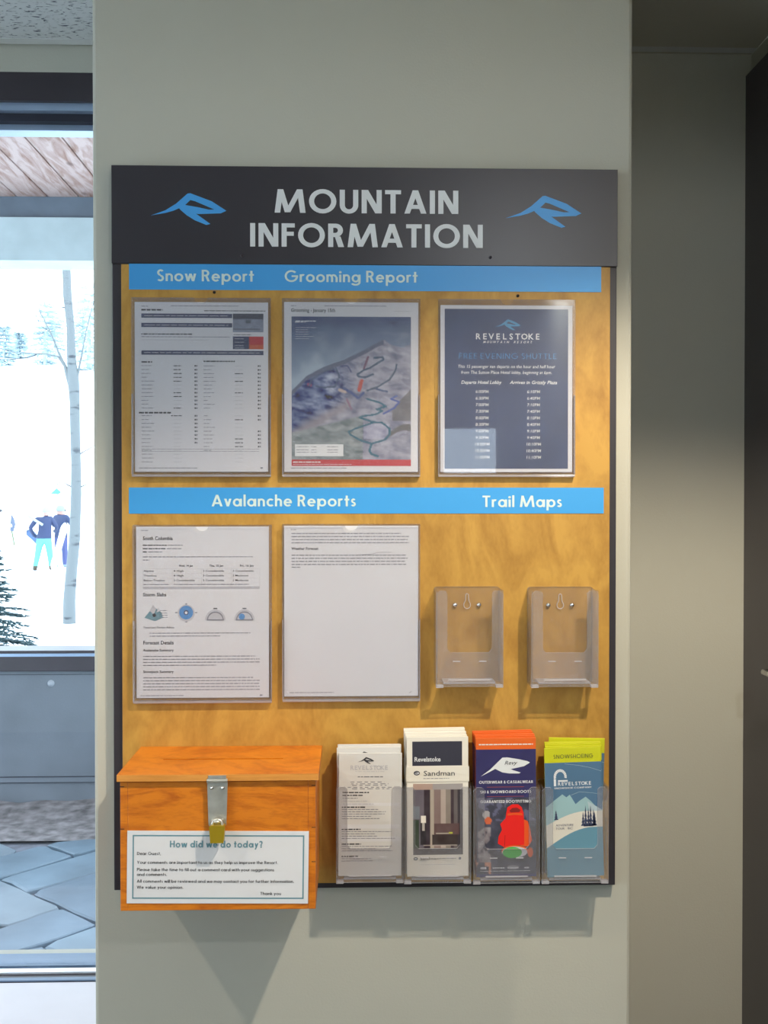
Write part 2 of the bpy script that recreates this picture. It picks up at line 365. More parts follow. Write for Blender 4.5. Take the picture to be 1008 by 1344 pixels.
class Page:
    "prints on a flat sheet; u runs right and v runs down, both 0..1"
    def __init__(s, x0, x1, z0, z1, y, parent, rnd=1):
        s.x0, s.x1, s.z0, s.z1, s.y, s.p = x0, x1, z0, z1, y, parent; s.mb = {}; s.r = random.Random(rnd)
    def P(s, u, v): return (s.x0+(s.x1-s.x0)*u, s.z1-(s.z1-s.z0)*v)
    def g(s, ink):
        if ink not in s.mb: s.mb[ink] = MB()
        return s.mb[ink]
    def poly(s, ink, pts, lift=1):
        q = [s.P(*p) for p in pts]
        a = sum(q[i][0]*q[(i+1) % len(q)][1]-q[(i+1) % len(q)][0]*q[i][1] for i in range(len(q)))
        if a < 0: q = q[::-1]
        s.g(ink).flat(q, s.y-.00012*lift)
    def rect(s, ink, u0, v0, u1, v1, lift=1): s.poly(ink, [(u0, v0), (u1, v0), (u1, v1), (u0, v1)], lift)
    def box(s, ink, u0, v0, u1, v1, t, lift=1):
        a, b = s.P(u0, v1), s.P(u1, v0); s.g(ink).frame(a[0], b[0], a[1], b[1], t, s.y-.00012*lift)
    def line(s, ink, pts, t, lift=2):
        Wd, H = s.x1-s.x0, s.z1-s.z0
        for (a, b), (c, d) in zip(pts, pts[1:]):
            dx, dz = (c-a)*Wd, (d-b)*H; L = math.hypot(dx, dz) or 1; nx, nz = -dz/L*t/2/Wd, dx/L*t/2/H
            s.poly(ink, [(a+nx, b+nz), (c+nx, d+nz), (c-nx, d-nz), (a-nx, b-nz)], lift)
    def dashes(s, ink, u0, u1, v, hh=.0011, lift=2, gap=.0012, wmin=.002, wmax=.009):
        Wd, H = s.x1-s.x0, s.z1-s.z0; u = u0
        while u < u1:
            e = min(u1, u+s.r.uniform(wmin, wmax)/Wd)
            s.rect(ink, u, v-hh/2/H, e, v+hh/2/H, lift); u = e+gap/Wd
    def text(s, ink, t, u, v, size, al='L', bold=False, shear=0, lift=3, width=None):
        "u, v: start (or centre) of the baseline; size in metres; width: fit to this fraction of the sheet"
        vs, fs = font_mesh(t, bold, shear); x1 = max(q[0] for q in vs); k = size
        kx = k if width is None else width*(s.x1-s.x0)/x1
        bx, bz = s.P(u, v)
        if al == 'C': bx -= x1*kx/2
        if al == 'R': bx -= x1*kx
        s.g(ink).add([(bx+a*kx, s.y-.00012*lift, bz+b*k) for a, b, c in vs], fs)
    def geo(s, ink, t, u0, u1, v, cap, st=.15, lift=3, shear=0, track=.1):
        a, b = s.P(u0, v), s.P(u1, v)
        sign_text(s.g(ink), t, a[0], b[0], a[1], cap, s.y-.00012*lift, st, 0, 0, track, shear)
    def logo(s, ink, u, v, wd, lift=3, inner=None, filled=False, sz=1):
        a = s.P(u, v); logo(s.g(ink), a[0], a[1], wd, s.y-.00012*lift, 0, filled=filled or inner is not None, sz=sz)
        if inner: 
            o, h = logo_poly(); s.g(inner).flat([(a[0]+x*wd, a[1]+z*wd*sz) for x, z in h][::-1], s.y-.00012*(lift+1))
    def picture(s, name, fn, u0, v0, u1, v1, nx, ny, lift=1, rough=.5):
        a, b = s.P(u0, v1), s.P(u1, v0); L = org(s.p); y = s.y-.00012*lift
        vs = [(a[0]+(b[0]-a[0])*i/nx-L.x, y-L.y, b[1]-(b[1]-a[1])*j/ny-L.z) for j in range(ny+1) for i in range(nx+1)]
        fs = [(j*(nx+1)+i, (j+1)*(nx+1)+i, (j+1)*(nx+1)+i+1, j*(nx+1)+i+1) for j in range(ny) for i in range(nx)]
        me = bpy.data.meshes.new(name); me.from_pydata(vs, [], fs)
        at_ = me.color_attributes.new('Col', 'FLOAT_COLOR', 'POINT'); buf = []
        for j in range(ny+1):
            for i in range(nx+1):
                c = fn(i/nx, j/ny); buf += [max(0, min(1, c[0])), max(0, min(1, c[1])), max(0, min(1, c[2])), 1]
        at_.data.foreach_set('color', buf)
        me.materials.append(M.setdefault('pic%g' % rough, attr_mat('printed_picture', rough)))
        o = bpy.data.objects.new(name, me); COL.objects.link(o); o.parent = s.p; ORG[o.name] = L
        return o
    def finish(s, name='print'):
        inks = list(s.mb)
        if not inks: return
        out = MB()
        for i, k in enumerate(inks):
            b = len(out.v); m = s.mb[k]; out.v += m.v
            for f in m.f: out.f.append(tuple(b+q for q in f)); out.m.append(i); out.sm.append(False)
        return out.build(name, [M[k] for k in inks], s.p)

# ------------------------------------------------------------------ room shell
YW = .42                                   # window wall and the recess on the right
ZC = Z(66, YW)                             # ceiling
XL, XR, YB = -3.0, X(984, YW), -4.4
PX0, PX1 = X(122.5, 0), X(829, 0)          # faces of the pillar
def struct(name, mb, m, bevel=0): 
    o = mb.build(name, m, bevel=bevel); o['kind'] = 'structure'; return o
struct('wall_pillar', MB().box(PX0, PX1, 0, YW+.25, 0, ZC), M['wall'], .006)
struct('wall_recess', MB().box(PX1, XR+.1, YW, YW+.25, 0, ZC), M['wall'])
ZH, ZS = Z(100, YW), Z(1282, YW)
struct('wall_window_head', MB().box(XL, PX0, YW, YW+.25, ZH, 3.3), M['wall'])
struct('wall_below_window', MB().box(XL, PX0, .12, YW+.25, -.3, ZS-.04), M['wall'])
struct('wall_over_pillar', MB().box(PX0, XR+.1, YW, YW+.25, ZC, 3.3), M['wall'])
lw = MB(); lw.box(XL-.1, XL, YB, YW+.25, 0, .5); lw.box(XL-.1, XL, YB, YW+.25, 2.3, 3.3); lw.box(XL-.1, XL, YB, -3.3, .5, 2.3); lw.box(XL-.1, XL, -.5, YW+.25, .5, 2.3)
struct('wall_left', lw, M['wall'])
w2 = struct('window_for_fill', MB().box(XL-.1, XL-.02, -3.3, -.5, .5, .56), M['frame'])  # unseen window, added to let cool daylight in as ambient fill
MB().box(XL-.1, XL-.02, -3.3, -.5, 2.24, 2.3).build('window_rail', M['frame'], w2)
for yy in (-3.3, -2.4, -1.48, -.56): MB().box(XL-.1, XL-.02, yy, yy+.06, .56, 2.24).build('window_mullion', M['frame'], w2)
MB().box(XL-.065, XL-.06, -3.24, -.5, .56, 2.24).build('window_pane', M['glass'], w2)
wb = MB(); wb.box(XL-.1, .47, YB-.1, YB, 0, ZC); wb.box(.47, XR+.1, YB-.1, YB, 0, 1.70); wb.box(.47, XR+.1, YB-.1, YB, 1.96, ZC)
struct('wall_back', wb, M['wall'])
w4 = struct('window_for_reflection', MB().box(.47, .50, YB-.1, YB-.02, 1.70, 1.96), M['frame'])  # unseen window, added and sized to mirror as a blue patch on the shuttle poster
MB().box(.50, XR, YB-.065, YB-.06, 1.70, 1.96).build('window_pane', M['glass'], w4)
DY0, DY1, DZ = -.75, .33, Z(88, YW)-.01
rw = MB(); rw.box(XR, XR+.1, YB, DY0, 0, ZC); rw.box(XR, XR+.1, DY1+.05, YW, 0, ZC); rw.box(XR, XR+.1, DY0, DY1+.05, DZ, ZC)
struct('wall_right', rw, M['wall'])
fm = bpy.data.materials.new('slate_floor'); fm = mat('slate_floor', (.16, .15, .14), .5, var=(3, .25), bump=(30, .2))
struct('floor', MB().box(XL-.1, XR+.1, YB-.1, YW, -.1, 0), fm)
# ceiling of acoustic tiles in a metal grid
def acoustic():
    m = bpy.data.materials.new('acoustic_tile'); m.use_nodes = True; nt = m.node_tree; n = nt.nodes; l = nt.links
    p = n['Principled BSDF']; p.inputs['Roughness'].default_value = .9
    tc = n.new('ShaderNodeTexCoord'); mp = n.new('ShaderNodeMapping'); mp.inputs['Scale'].default_value = (75, 190, 75); l.new(tc.outputs['Object'], mp.inputs[0])
    nz = n.new('ShaderNodeTexNoise'); nz.inputs['Scale'].default_value = 1; nz.inputs['Detail'].default_value = 3; nz.inputs['Distortion'].default_value = .6
    l.new(mp.outputs[0], nz.inputs['Vector'])
    r = n.new('ShaderNodeValToRGB'); r.color_ramp.elements[0].position = .33; r.color_ramp.elements[1].position = .42
    r.color_ramp.elements[0].color = (.10, .11, .14, 1); r.color_ramp.elements[1].color = (.60, .62, .62, 1)
    l.new(nz.outputs['Fac'], r.inputs[0]); l.new(r.outputs[0], p.inputs['Base Color'])
    b = n.new('ShaderNodeBump'); b.inputs['Distance'].default_value = .003; l.new(r.outputs[0], b.inputs['Height']); l.new(b.outputs[0], p.inputs['Normal'])
    return m
M['tile'] = acoustic(); M['grid'] = mat('ceiling_grid', (.62, .64, .64), .5)
ceil = struct('ceiling', MB().box(XL-.1, XR+.1, YB-.1, YW, ZC+.03, ZC+.1), M['grid'])
tile0 = None; TS = .6; ys = YW-.02
lampcells = []
i = 0; xg = XR-.02
gm = MB()
xg -= TS
MB().box(xg+.012, XR, YB, YW, ZC+.0006, ZC+.03).build('plaster_soffit', M['wall'], ceil)
while xg-TS > XL-.3:
    y = ys
    while y > YB-.2:
        if tile0 is None:
            tile0 = MB().box(-TS/2+.011, TS/2-.011, -TS/2+.011, TS/2-.011, -.012, .0).build('ceiling_tile', M['tile']); t = tile0
        else: t = tile0.copy(); COL.objects.link(t)
        t.location = (xg-TS/2, y-TS/2, ZC+.014); t.parent = ceil
        y -= TS
    xg -= TS
for k in range(9): 
    yy = ys-k*TS; gm.box(XL, XR, yy-.012, yy+.012, ZC, ZC+.03)
for k in range(1, 8):
    xx = XR-.02-k*TS; gm.box(xx-.012, xx+.012, YB, YW, ZC+.0005, ZC+.03)
gm.build('ceiling_grid', M['grid'], ceil)

# window on the left
win = MB(); FY0, FY1 = YW-.0, YW+.11
z137, z147, z157 = Z(137, YW), Z(147, YW), Z(157, YW)
win.box(XL, PX0, FY0, FY1, z137, ZH)
wo = struct('window_1', win, M['frame'])
b = MB(); b.box(XL, PX0, FY0+.012, FY1, z147, z137); b.build('window_bead', M['alu'], wo)
b = MB(); b.box(XL, PX0, FY0+.03, FY1, z157, z147); b.build('window_gasket', M['gasket'], wo)
b = MB(); b.box(XL, PX0, FY0+.05, FY1-.02, z157-.012, z157); b.build('window_bead', M['alu'], wo)
M['brightalu'] = mat('bright_aluminium', (.85, .9, 1), .25, .3)
MB().box(XL, PX0, YW+.0, YW+.13, ZS-.04, ZS-.001).build('window_sill', M['frame'], wo)
for ya, yb, dz, mm in ((.485, .545, .004, 'sillblue'), (.456, .474, .003, 'brightalu'), (.4205, .434, .002, 'sillblue')):
    MB().box(XL, PX0, ya, yb, ZS-.001, ZS+dz).build('window_bead', M[mm], wo)
b = MB(); b.box(XL, PX0, FY0+.07, FY0+.076, ZS+.004, z157-.006); b.build('window_pane', M['glass'], wo)
struct('trim_1', MB().box(XL, PX0, .02, YW, ZS-.04, ZS), M['trimpaint'], .006)['label'] = 'white window ledge'

# dark glazed door in the right-hand wall, seen edge-on
dr = MB(); dr.box(XR-.012, XR+.06, DY1-.08, DY1+.05, 0, DZ); dr.box(XR-.012, XR+.06, DY0, DY0+.08, 0, DZ); dr.box(XR-.012, XR+.06, DY0+.08, DY1-.08, DZ-.09, DZ); dr.box(XR-.012, XR+.06, DY0+.08, DY1-.08, 0, .2)
dr.box(XR-.012, XR+.06, DY1+.05, YW, .0, DZ)
do = struct('door_1', dr, M['tilew'])
dg = MB().box(XR+.01, XR+.018, DY0+.08, DY1-.08, .2, DZ-.09).build('door_pane', mat('dark_glass', (.015, .02, .05), .06), do)
zh = Z(903, .1)
hd = MB(); hd.tube([(XR-.012, .25, zh), (XR-.035, .25, zh), (XR-.035, .17, zh), (XR-.012, .17, zh)], .006, 10); hd.build('door_handle', M['screwm'], do)
struct('trim_2', MB().box(XR, XR+.02, DY0, DY1, -.0, .0+.001), M['tilew'])

# ------------------------------------------------------------------ lamps in the ceiling
def downlight(x, y, power, name, label, aim=(0, 0), col=(1, .87, .68), size=124, blend=.35):
    t = thing('downlight', (x, y, ZC), label, 'lamp', None)
    MB().lathe([(.045, -.0), (.048, -.006), (.062, -.006), (.066, 0)], (x, y, ZC), 'z', 24).build('trim_ring', M['white'], t)
    MB().lathe([(.0001, -.0005), (.044, -.0005)], (x, y, ZC), 'z', 24).build('lens', mat('lit_lens', (1, 1, 1), .5, emit=(col, 6)), t)
    ld = bpy.data.lights.new('downlight_lamp', 'SPOT'); ld.energy = power; ld.spot_size = R(size); ld.spot_blend = blend; ld.color = col; ld.shadow_soft_size = .022
    lo = bpy.data.objects.new('downlight_lamp', ld); COL.objects.link(lo); lo.parent = t; lo.location = (0, 0, -.02)
    lo.rotation_euler = (R(aim[0]), R(aim[1]), 0)
    return t
downlight(.56, -.92, LAMPS['right'], 'right', 'round recessed ceiling downlight near the dark glazed door')
downlight(.60, -2.45, LAMPS['rear_fill'], 'rear_fill', 'added fill downlight in the ceiling, unseen behind the viewer on the right', col=(.93, .96, 1), size=178, blend=.1)  # unseen fill lamp, added to lighten the right-hand recess
downlight(-1.28, -.92, LAMPS['left'], 'left', 'round recessed ceiling downlight in front of the window')
# ------------------------------------------------------------------ the notice board
YF = -.02
BX0, BX1, BZ0, BZ1 = X(147.5, YF, 650), X(809.5, YF, 650), Z(1166, YF), Z(220, YF)
board = thing('notice_board', (0, 0, BZ0), 'tall black and birch plywood MOUNTAIN INFORMATION notice board on the pillar', 'notice board')
MB().box(BX0, BX1, -.016, -.0005, BZ0, BZ1).build('backing_board', M['blackside'], board, .001)
PZ0, PZ1 = Z(1158, YF), Z(349, YF)
PXA, PXB = X(160, YF, 650), X(800, YF, 650)
po = MB(); po.box(PXA, PXB, -.021, -.016, PZ0, PZ1); po = po.build('plywood_panel', [M['ply'], M['plyedge']], board, .0006)
for p in po.data.polygons:
    if abs(p.normal.y) < .5: p.material_index = 1
HZ0 = Z(348, YF)
hp = MB().box(BX0, BX1, -.021, -.016, HZ0, BZ1).build('header_panel', M['black'], board, .0006)
tx = MB()
sign_text(tx, 'MOUNTAIN', X(361, YF), X(601, YF), Z(280.5, YF), Z(250, YF)-Z(280.5, YF), -.0214, .2, 0, .0008, .13)
sign_text(tx, 'INFORMATION', X(329, YF), X(633, YF), Z(325, YF), Z(294.5, YF)-Z(325, YF), -.0214, .2, 0, .0008, .13)
tx.build('lettering', M['white'], hp)
for px in (199, 663):
    lg = MB(); logo(lg, X(px, YF), Z(285.5, YF), X(px+99, YF)-X(px, YF), -.0216); lg.build('logo', M['logo'], hp)
def strip(px0, px1, py0, py1, words):
    o = MB().box(X(px0, YF), X(px1, YF), -.0218, -.021, Z(py1, YF), Z(py0, YF)).build('banner_strip', M['blue'], board)
    t = MB()
    for wd, a, b, base, cap in words: sign_text(t, wd, X(a, YF), X(b, YF), Z(base, YF), Z(cap, YF)-Z(base, YF), -.0221, .17, 0, .0002, .12)
    t.build('lettering', M['palewhite'], o)
strip(170.5, 788, 348.5, 382, [('Snow Report', 207, 334, 371, 356), ('Grooming Report', 374, 548, 371, 356)])
strip(169.5, 792, 640, 674, [('Avalanche Reports', 278, 467, 664.5, 649.5), ('Trail Maps', 633, 737, 665.5, 650.5)])
for px, py, m in ((318, 337, 'frame'), (643, 337, 'frame'), (282, 385, 'dark'), (679, 387.5, 'dark')):
    MB().lathe([(.0001, -.0035), (.0015, -.003), (.0024, -.0015), (.0026, 0)], (X(px, YF), -.021, Z(py, YF)), 'y', 12).build('pin', M[m], board)

# ------------------------------------------------------------------ acrylic document holders with their sheets
def make_sheet_holder():
    t = thing('document_holder', (0, 0, 0))
    W_, H_ = .2235, .2825
    b = MB()
    b.prism([(-W_/2, 0), (W_/2, 0), (W_/2, H_), (-W_/2, H_)], -.0018, 0, 0, 1); b.build('back_sheet', [M['acr'], M['acredge']], t)
    r = .011; top = [(W_/2, H_-.001)]
    for k in range(13):
        a = math.pi*k/12; top.append((r*math.cos(a), H_-.001-r*.85*math.sin(a)))
    top.append((-W_/2, H_-.001))
    b = MB(); b.prism([(-W_/2, -.0025), (W_/2, -.0025)]+top, -.0105, -.0085, 0, 1); b.build('front_sheet', [M['acr'], M['acredge']], t)
    b = MB(); b.box(-W_/2, W_/2, -.0095, 0, -.0065, -.0025); b.build('bottom_fold', M['acredge'], t, .0012)
    MB().box(-W_/2, -W_/2+.0016, -.0085, -.0018, -.0025, H_*.45).build('side_fold', M['acredge'], t)
    MB().box(W_/2-.0016, W_/2, -.0085, -.0018, -.0025, H_*.45).build('side_fold', M['acredge'], t)
    return t
sh0 = make_sheet_holder()
HB = -.0215
slots = [((177, 352), (398, 620), 'clear holder under the words Snow Report, leftmost in the upper row'),
         ((373, 549), (397, 620), 'clear holder under the words Grooming Report, middle of the upper row'),
         ((578, 751), (400, 620), 'clear holder framing the navy shuttle poster, right end of upper row'),
         ((179, 353), (691, 915), 'clear holder left of two under the words Avalanche Reports'),
         ((373, 549), (690, 914), 'clear holder in the lower row beside the empty brochure pockets')]
sheets = []
slabels = ['white snow report sheet with navy bars and two number columns', 'grooming report sheet with a colour mountain trail map',
           'navy shuttle timetable poster with white border and blue logo', 'avalanche report sheet with hazard table and four round icons',
           'mostly blank weather forecast sheet with short paragraphs at top']
for i, ((a, b), (c, d), lab) in enumerate(slots):
    YP = -.0255; x0, x1 = X(a, YP, (c+d)/2), X(b, YP, (c+d)/2); cx = (x0+x1)/2; z1 = Z(c, YP); z0 = Z(d, YP)
    h = sh0 if i == 0 else copy_tree(sh0)
    h.location = (cx, HB-.0004, z0-.001); h['label'] = lab; h['category'] = 'document holder'; h['group'] = 'clear sheet holders on the notice board'
    p = thing('printed_sheet', (cx, YP, z0), slabels[i], 'sheet', 'sheets in the clear holders')
    MB().box(x0, x1, YP-.0002, YP+.0002, z0+.0008, z1).build('paper', M['paper'], p)
    sheets.append((p, Page(x0, x1, z0, z1, YP-.0002, p, 10+i)))

def fbm(x, y, o=4, seed=0.0):
    from mathutils import noise
    return noise.fractal(Vector((x+seed, y-seed, seed*.37)), .9, 2.0, o)
# 1 snow report
p, g = sheets[0]
g.dashes('ink2', .05, .10, .025); g.dashes('ink2', .27, .78, .022)
g.dashes('ink', .05, .21, .046, .0026, wmin=.004); g.dashes('ink', .52, .98, .05, .0013)
for v, u1 in ((.080, .73), (.135, .73), (.297, .965)):
    g.rect('navy', .05, v-.0125, u1, v+.0125); g.dashes('ink3', .07, u1-.03, v, .0010, 2, .002, .004, .02)
def photo(u, v):
    if v < .28: return (.05, .06, .09)
    k = fbm(u*5, v*4, 3, 3)*.06; c = .24+.05*(v)+k
    if abs(u-.5) < .07 and abs(v-.42) < .1: c *= .5
    if .78 < v < .88 and u < .9: c *= .6
    return (c*.85, c*.95, c*1.25)
g.picture('snow_photo', photo, .735, .066, .965, .175, 30, 22)
g.dashes('ink', .05, .43, .188, .0018); g.dashes('ink2', .05, .71, .204, .0012); g.dashes('ink3', .05, .55, .222, .0010)
g.rect('navy', .735, .200, .86, .275); g.rect('red', .855, .200, .965, .249); g.rect('orange2', .855, .249, .965, .275)
for v in (.214, .234, .255, .268): g.dashes('ink3', .75, .82, v, .0008, 3)
g.dashes('ink', .74, .87, .190, .001)
g.dashes('ink', .05, .13, .352, .0022); g.dashes('ink', .515, .75, .347, .0022); g.dashes('ink', .03, .27, .650, .0026)
for k in range(26):
    v = .374+k*.0226
    if k == 12: continue
    bd = k in (0, 1, 2, 3, 4, 7, 8, 11, 13)
    g.dashes('ink2', .05, .05+g.r.uniform(.04, .10), v, .0010)
    g.dashes('ink' if bd else 'ink3', .29 if k != 13 else .27, .35, v, .0014 if bd else .0009)
    if k < 23: g.dashes('ink2', .515, .515+g.r.uniform(.03, .09), v, .0010)
    bd = k in (2, 4, 7, 12, 14, 19, 20, 21)
    g.dashes('ink' if bd else 'ink3', .75, .81, v, .0014 if bd else .0009)
    if k < 21:
        g.rect('ink', .447, v-.0045, .457, v+.0045, 2); g.rect('ink2', .459, v-.0045, .469, v+.0045, 2)
    if k not in (15, 16) and k < 22:
        g.rect('ink', .922, v-.0045, .932, v+.0045, 2); g.rect('ink2', .935, v-.0045, .945, v+.0045, 2)
g.dashes('ink2', .05, .93, .864, .0007); g.dashes('ink2', .05, .93, .877, .0007); g.dashes('ink2', .03, .47, .975, .0013)
g.rect('ink2', .94, .97, .96, .979)
g.finish()
# 2 grooming report with the trail map
p, g = sheets[1]
g.dashes('ink2', .05, .09, .022); g.dashes('ink2', .30, .76, .022); g.dashes('ink3', .82, .95, .052, .0009)
g.text('ink', 'Grooming - January 15th', .05, .058, .0082, bold=True, width=.33)
RIDGE = [(0, .50), (.12, .40), (.27, .335), (.45, .285), (.60, .225), (.75, .158), (.775, .155), (.84, .19), (.93, .205), (1, .18)]
def ry(u, P_):
    for (a, b), (c, d) in zip(P_, P_[1:]):
        if u <= c: return b+(d-b)*(u-a)/(c-a)
    return P_[-1][1]
def seg(u, v, pts):
    best = 9
    for (a, b), (c, d) in zip(pts, pts[1:]):
        dx, dy = c-a, (d-b)*1.28; px, py = u-a, (v-b)*1.28; L = dx*dx+dy*dy
        t = max(0, min(1, (px*dx+py*dy)/L)); e = math.hypot(px-t*dx, py-t*dy)
        if e < best: best = e
    return best
TR = [([(.69, .275), (.76, .27), (.77, .285), (.73, .305), (.66, .34), (.60, .36), (.55, .385), (.56, .40), (.62, .405), (.68, .385)], (.04, .09, .16), .011),
      ([(.88, .32), (.87, .36), (.82, .42), (.72, .47), (.63, .495)], (.04, .08, .14), .009),
      ([(.44, .48), (.50, .51), (.56, .545), (.60, .51)], (.05, .09, .25), .014),
      ([(.63, .55), (.74, .575), (.79, .60), (.71, .62), (.76, .63), (.70, .655), (.60, .665), (.57, .675), (.68, .705), (.76, .71), (.82, .75), (.82, .79), (.78, .825), (.67, .85), (.58, .83), (.49, .79), (.48, .77), (.55, .745), (.70, .705)], (.02, .12, .19), .010),
      ([(.67, .85), (.65, .90), (.67, .92), (.72, .935)], (.02, .13, .20), .012),
      ([(.88, .53), (.83, .55), (.90, .57), (.86, .61), (.77, .65)], (.05, .09, .35), .009),
      ([(.15, .46), (.17, .42), (.27, .37), (.37, .345), (.40, .40), (.36, .47), (.27, .475), (.20, .465)], (.05, .09, .17), .008),
      ([(.70, .48), (.76, .495), (.80, .50)], (.05, .09, .20), .010),
      ([(.42, .33), (.47, .33), (.50, .37)], (.06, .08, .2), .007)]
def trailmap(u, v):
    r = ry(u, RIDGE); n1 = fbm(u*4, v*5, 5, 1.3)
    if v < r:
        k = v/.3; c = [.055+.16*k+.04*n1, .085+.20*k+.05*n1, .19+.20*k+.04*n1]
        if v > .10 and n1 > .05: c = [q+.10*(n1) for q in c]
        if u < .75 and .27 < u and v > r-.035*(u) : pass
    else:
        n2 = fbm((u+v*.9)*9, (v-u*.25)*26, 4, 4.1)       # slanting forest strokes
        n3 = fbm(u*11, v*11, 4, 7.7)
        left = max(0, min(1, (.58-u)/.3)); d = v-r
        c = [.27+.10*n3, .28+.10*n3, .36+.10*n3]
        blue = left*max(0, 1-max(0, d-.25)/.12)
        c = [c[0]*(1-blue)+(.10+.22*n2)*blue, c[1]*(1-blue)+(.14+.24*n2)*blue, c[2]*(1-blue)+(.29+.26*n2)*blue]
        if left < 1: c = [q+.14*n2 for q in c]
        if d < .03 and u < .77: c = [.10, .12, .20]
        # grey-brown foothill band and a dark grey shoulder at the right
        bd = math.exp(-((v-(.80-.45*u))/.035)**2)*(u < .5); c = [c[0]*(1-.6*bd)+.26*.6*bd, c[1]*(1-.6*bd)+.22*.6*bd, c[2]*(1-.6*bd)+.23*.6*bd]
        if v > .78-.2*u and u < .6: c = [.22+.14*n2, .26+.14*n2, .28+.14*n2]
        if u > .84 and .50+(.98-u)*.8 < v < .70: c = [.15+.05*n3, .15+.05*n3, .17+.05*n3]
        if u > .78 and abs(v-(.82-.08*math.sin((u-.78)*9))) < .014*(1+3*(u-.78)): c = [.12, .12, .13]
        if .60 < u < .82 and .72 < v < .82: c = [q+.08 for q in c]; c[2] += .04
    for pts, col, wd in TR:
        if seg(u, v, pts) < wd*.8: return col
    if seg(u, v, [(.60, .36), (.64, .27)]) < .009: return (.16, .08, .14)
    if seg(u, v, [(.565, .49), (.585, .43)]) < .016: return (.45, .08, .06)
    if seg(u, v, [(.16, .46), (.14, .455)]) < .012: return (.25, .05, .15)
    if seg(u, v, [(.40, .49), (.45, .505)]) < .012: return (.45, .36, .33)
    if seg(u, v, [(.46, .55), (.50, .62)]) < .007: return (.25, .14, .22)
    return c
g.picture('trail_map', trailmap, .055, .085, .945, .962, 150, 190)
g.rect('white', .08, .835, .44, .905, 2)
for v in (.85, .868, .882): g.dashes('ink2', .09, .18, v, .001, 3); g.dashes('ink2', .2, .24, v, .001, 3); g.dashes('ink2', .32, .40, v, .001, 3)
g.dashes('ink3', .08, .16, .118, .0016, 2); 
for v in (.15, .163, .176, .189, .202, .215): g.dashes('ink3', .085, .085+g.r.uniform(.09, .17), v, .0008, 2)
g.dashes('white', .085, .24, .112, .0016, 3)
g.logo('navy', .76, .125, .018, 2)
g.rect('red', .055, .925, .945, .962, 3); g.text('white', 'SKI THE MOUNTAIN', .065, .948, .0042, bold=True, lift=5, width=.2) if False else g.dashes('white', .065, .27, .94, .0018, 5)
g.dashes('paper', .065, .5, .953, .0007, 5)
g.dashes('ink2', .05, .47, .975, .0012)
g.finish()
# 3 shuttle poster
p, g = sheets[2]
g.rect('navyposter', .032, .022, .968, .978)
g.logo('skyink', .41, .13, .0425, 3, inner='navy')
def spaced(g, ink, t, u0, u1, v, size, bold=True, shear=0):
    n = len(t)
    for i, ch in enumerate(t):
        if ch != ' ': g.text(ink, ch, u0+(u1-u0)*(i+.5)/n, v, size, 'C', bold, shear)
spaced(g, 'white', 'REVELSTOKE', .26, .76, .203, .0135)
spaced(g, 'paper', 'MOUNTAIN RESORT', .32, .70, .226, .0052, True, .3)
g.geo('dullblue', 'FREE EVENING SHUTTLE', .14, .88, .320, .0092, .13, track=.2)
g.text('white', 'This 15 passenger van departs on the hour and half hour', .13, .375, .0075, shear=.15, width=.74)
g.text('white', 'from The Sutton Place Hotel lobby, beginning at 6pm.', .155, .410, .0075, shear=.15, width=.69)
g.text('white', 'Departs Hotel Lobby', .155, .47, .0078, bold=True, shear=.25, width=.31)
g.text('white', 'Arrives in Grizzly Plaza', .525, .47, .0078, bold=True, shear=.25, width=.36)
hrs = ['6:00', '6:30', '7:00', '7:30', '8:00', '8:30', '9:00', '9:30', '10:00', '10:30', '11:00']
for k, t in enumerate(hrs):
    v = .525+k*.0393
    g.text('white', t+'PM', .315, v, .0072, 'C', shear=.1)
    h_, m_ = t.split(':'); g.text('white', '%s:%dPM' % (h_, int(m_)+10), .705, v, .0072, 'C', shear=.1)
g.finish()
# 4 avalanche report
p, g = sheets[3]
g.dashes('ink2', .04, .09, .022)
g.text('ink', 'South Columbia', .05, .078, .0085, bold=True, width=.225)
for v, u in ((.108, .35), (.128, .34), (.147, .20)): g.dashes('ink', .05, u-.12, v, .0017); g.dashes('ink2', u-.11, u, v, .0013)
g.dashes('ink2', .05, .88, .176, .0013); g.dashes('ink2', .05, .10, .194, .0013)
for u, t in ((.32, 'Wed, 14 Jan'), (.55, 'Thu, 15 Jan'), (.78, 'Fri, 16 Jan')): g.text('ink', t, u, .233, .0048, bold=True, width=.105)
for k in range(5): g.rect('ink3', .05, .245+k*.0275, .93, .2462+k*.0275, 1)
for u in (.05, .27, .49, .715, .93): g.rect('ink3', u, .245, u+.002, .355, 1)
g.rect('ink3', .05, .348, .93, .364, 1); g.dashes('ink2', .055, .25, .337, .0013); g.dashes('ink2', .28, .85, .337, .0013)
tab = [('Alpine', '4 High', '3 Considerable', '3 Considerable'), ('Treeline', '4 High', '3 Considerable', '2 Moderate'), ('Below Treeline', '3 Considerable', '3 Considerable', '2 Moderate')]
for k, row in enumerate(tab):
    for u, t in zip((.055, .28, .50, .725), row): g.text('ink', t, u, .263+k*.0275, .0046, width=min(.16, .011*len(t)+.01))
g.text('ink', 'Storm Slabs', .05, .405, .0080, bold=True, width=.175)
def circ(g, ink, u, v, r, lift, a0=0, a1=360, sy=1):
    Wd, H = g.x1-g.x0, g.z1-g.z0
    q = [(u+r*math.cos(R(a0+(a1-a0)*k/24))/Wd, v-r*sy*math.sin(R(a0+(a1-a0)*k/24))/H) for k in range(25 if a1-a0 < 360 else 24)]
    g.poly(ink, q, lift)
g.poly('teal', [(.06, .53), (.13, .465), (.19, .50), (.20, .53), (.14, .55)], 2); g.poly('ink3', [(.10, .49), (.125, .455), (.15, .48), (.13, .51)], 3); circ(g, 'ink', .135, .515, .003, 4)
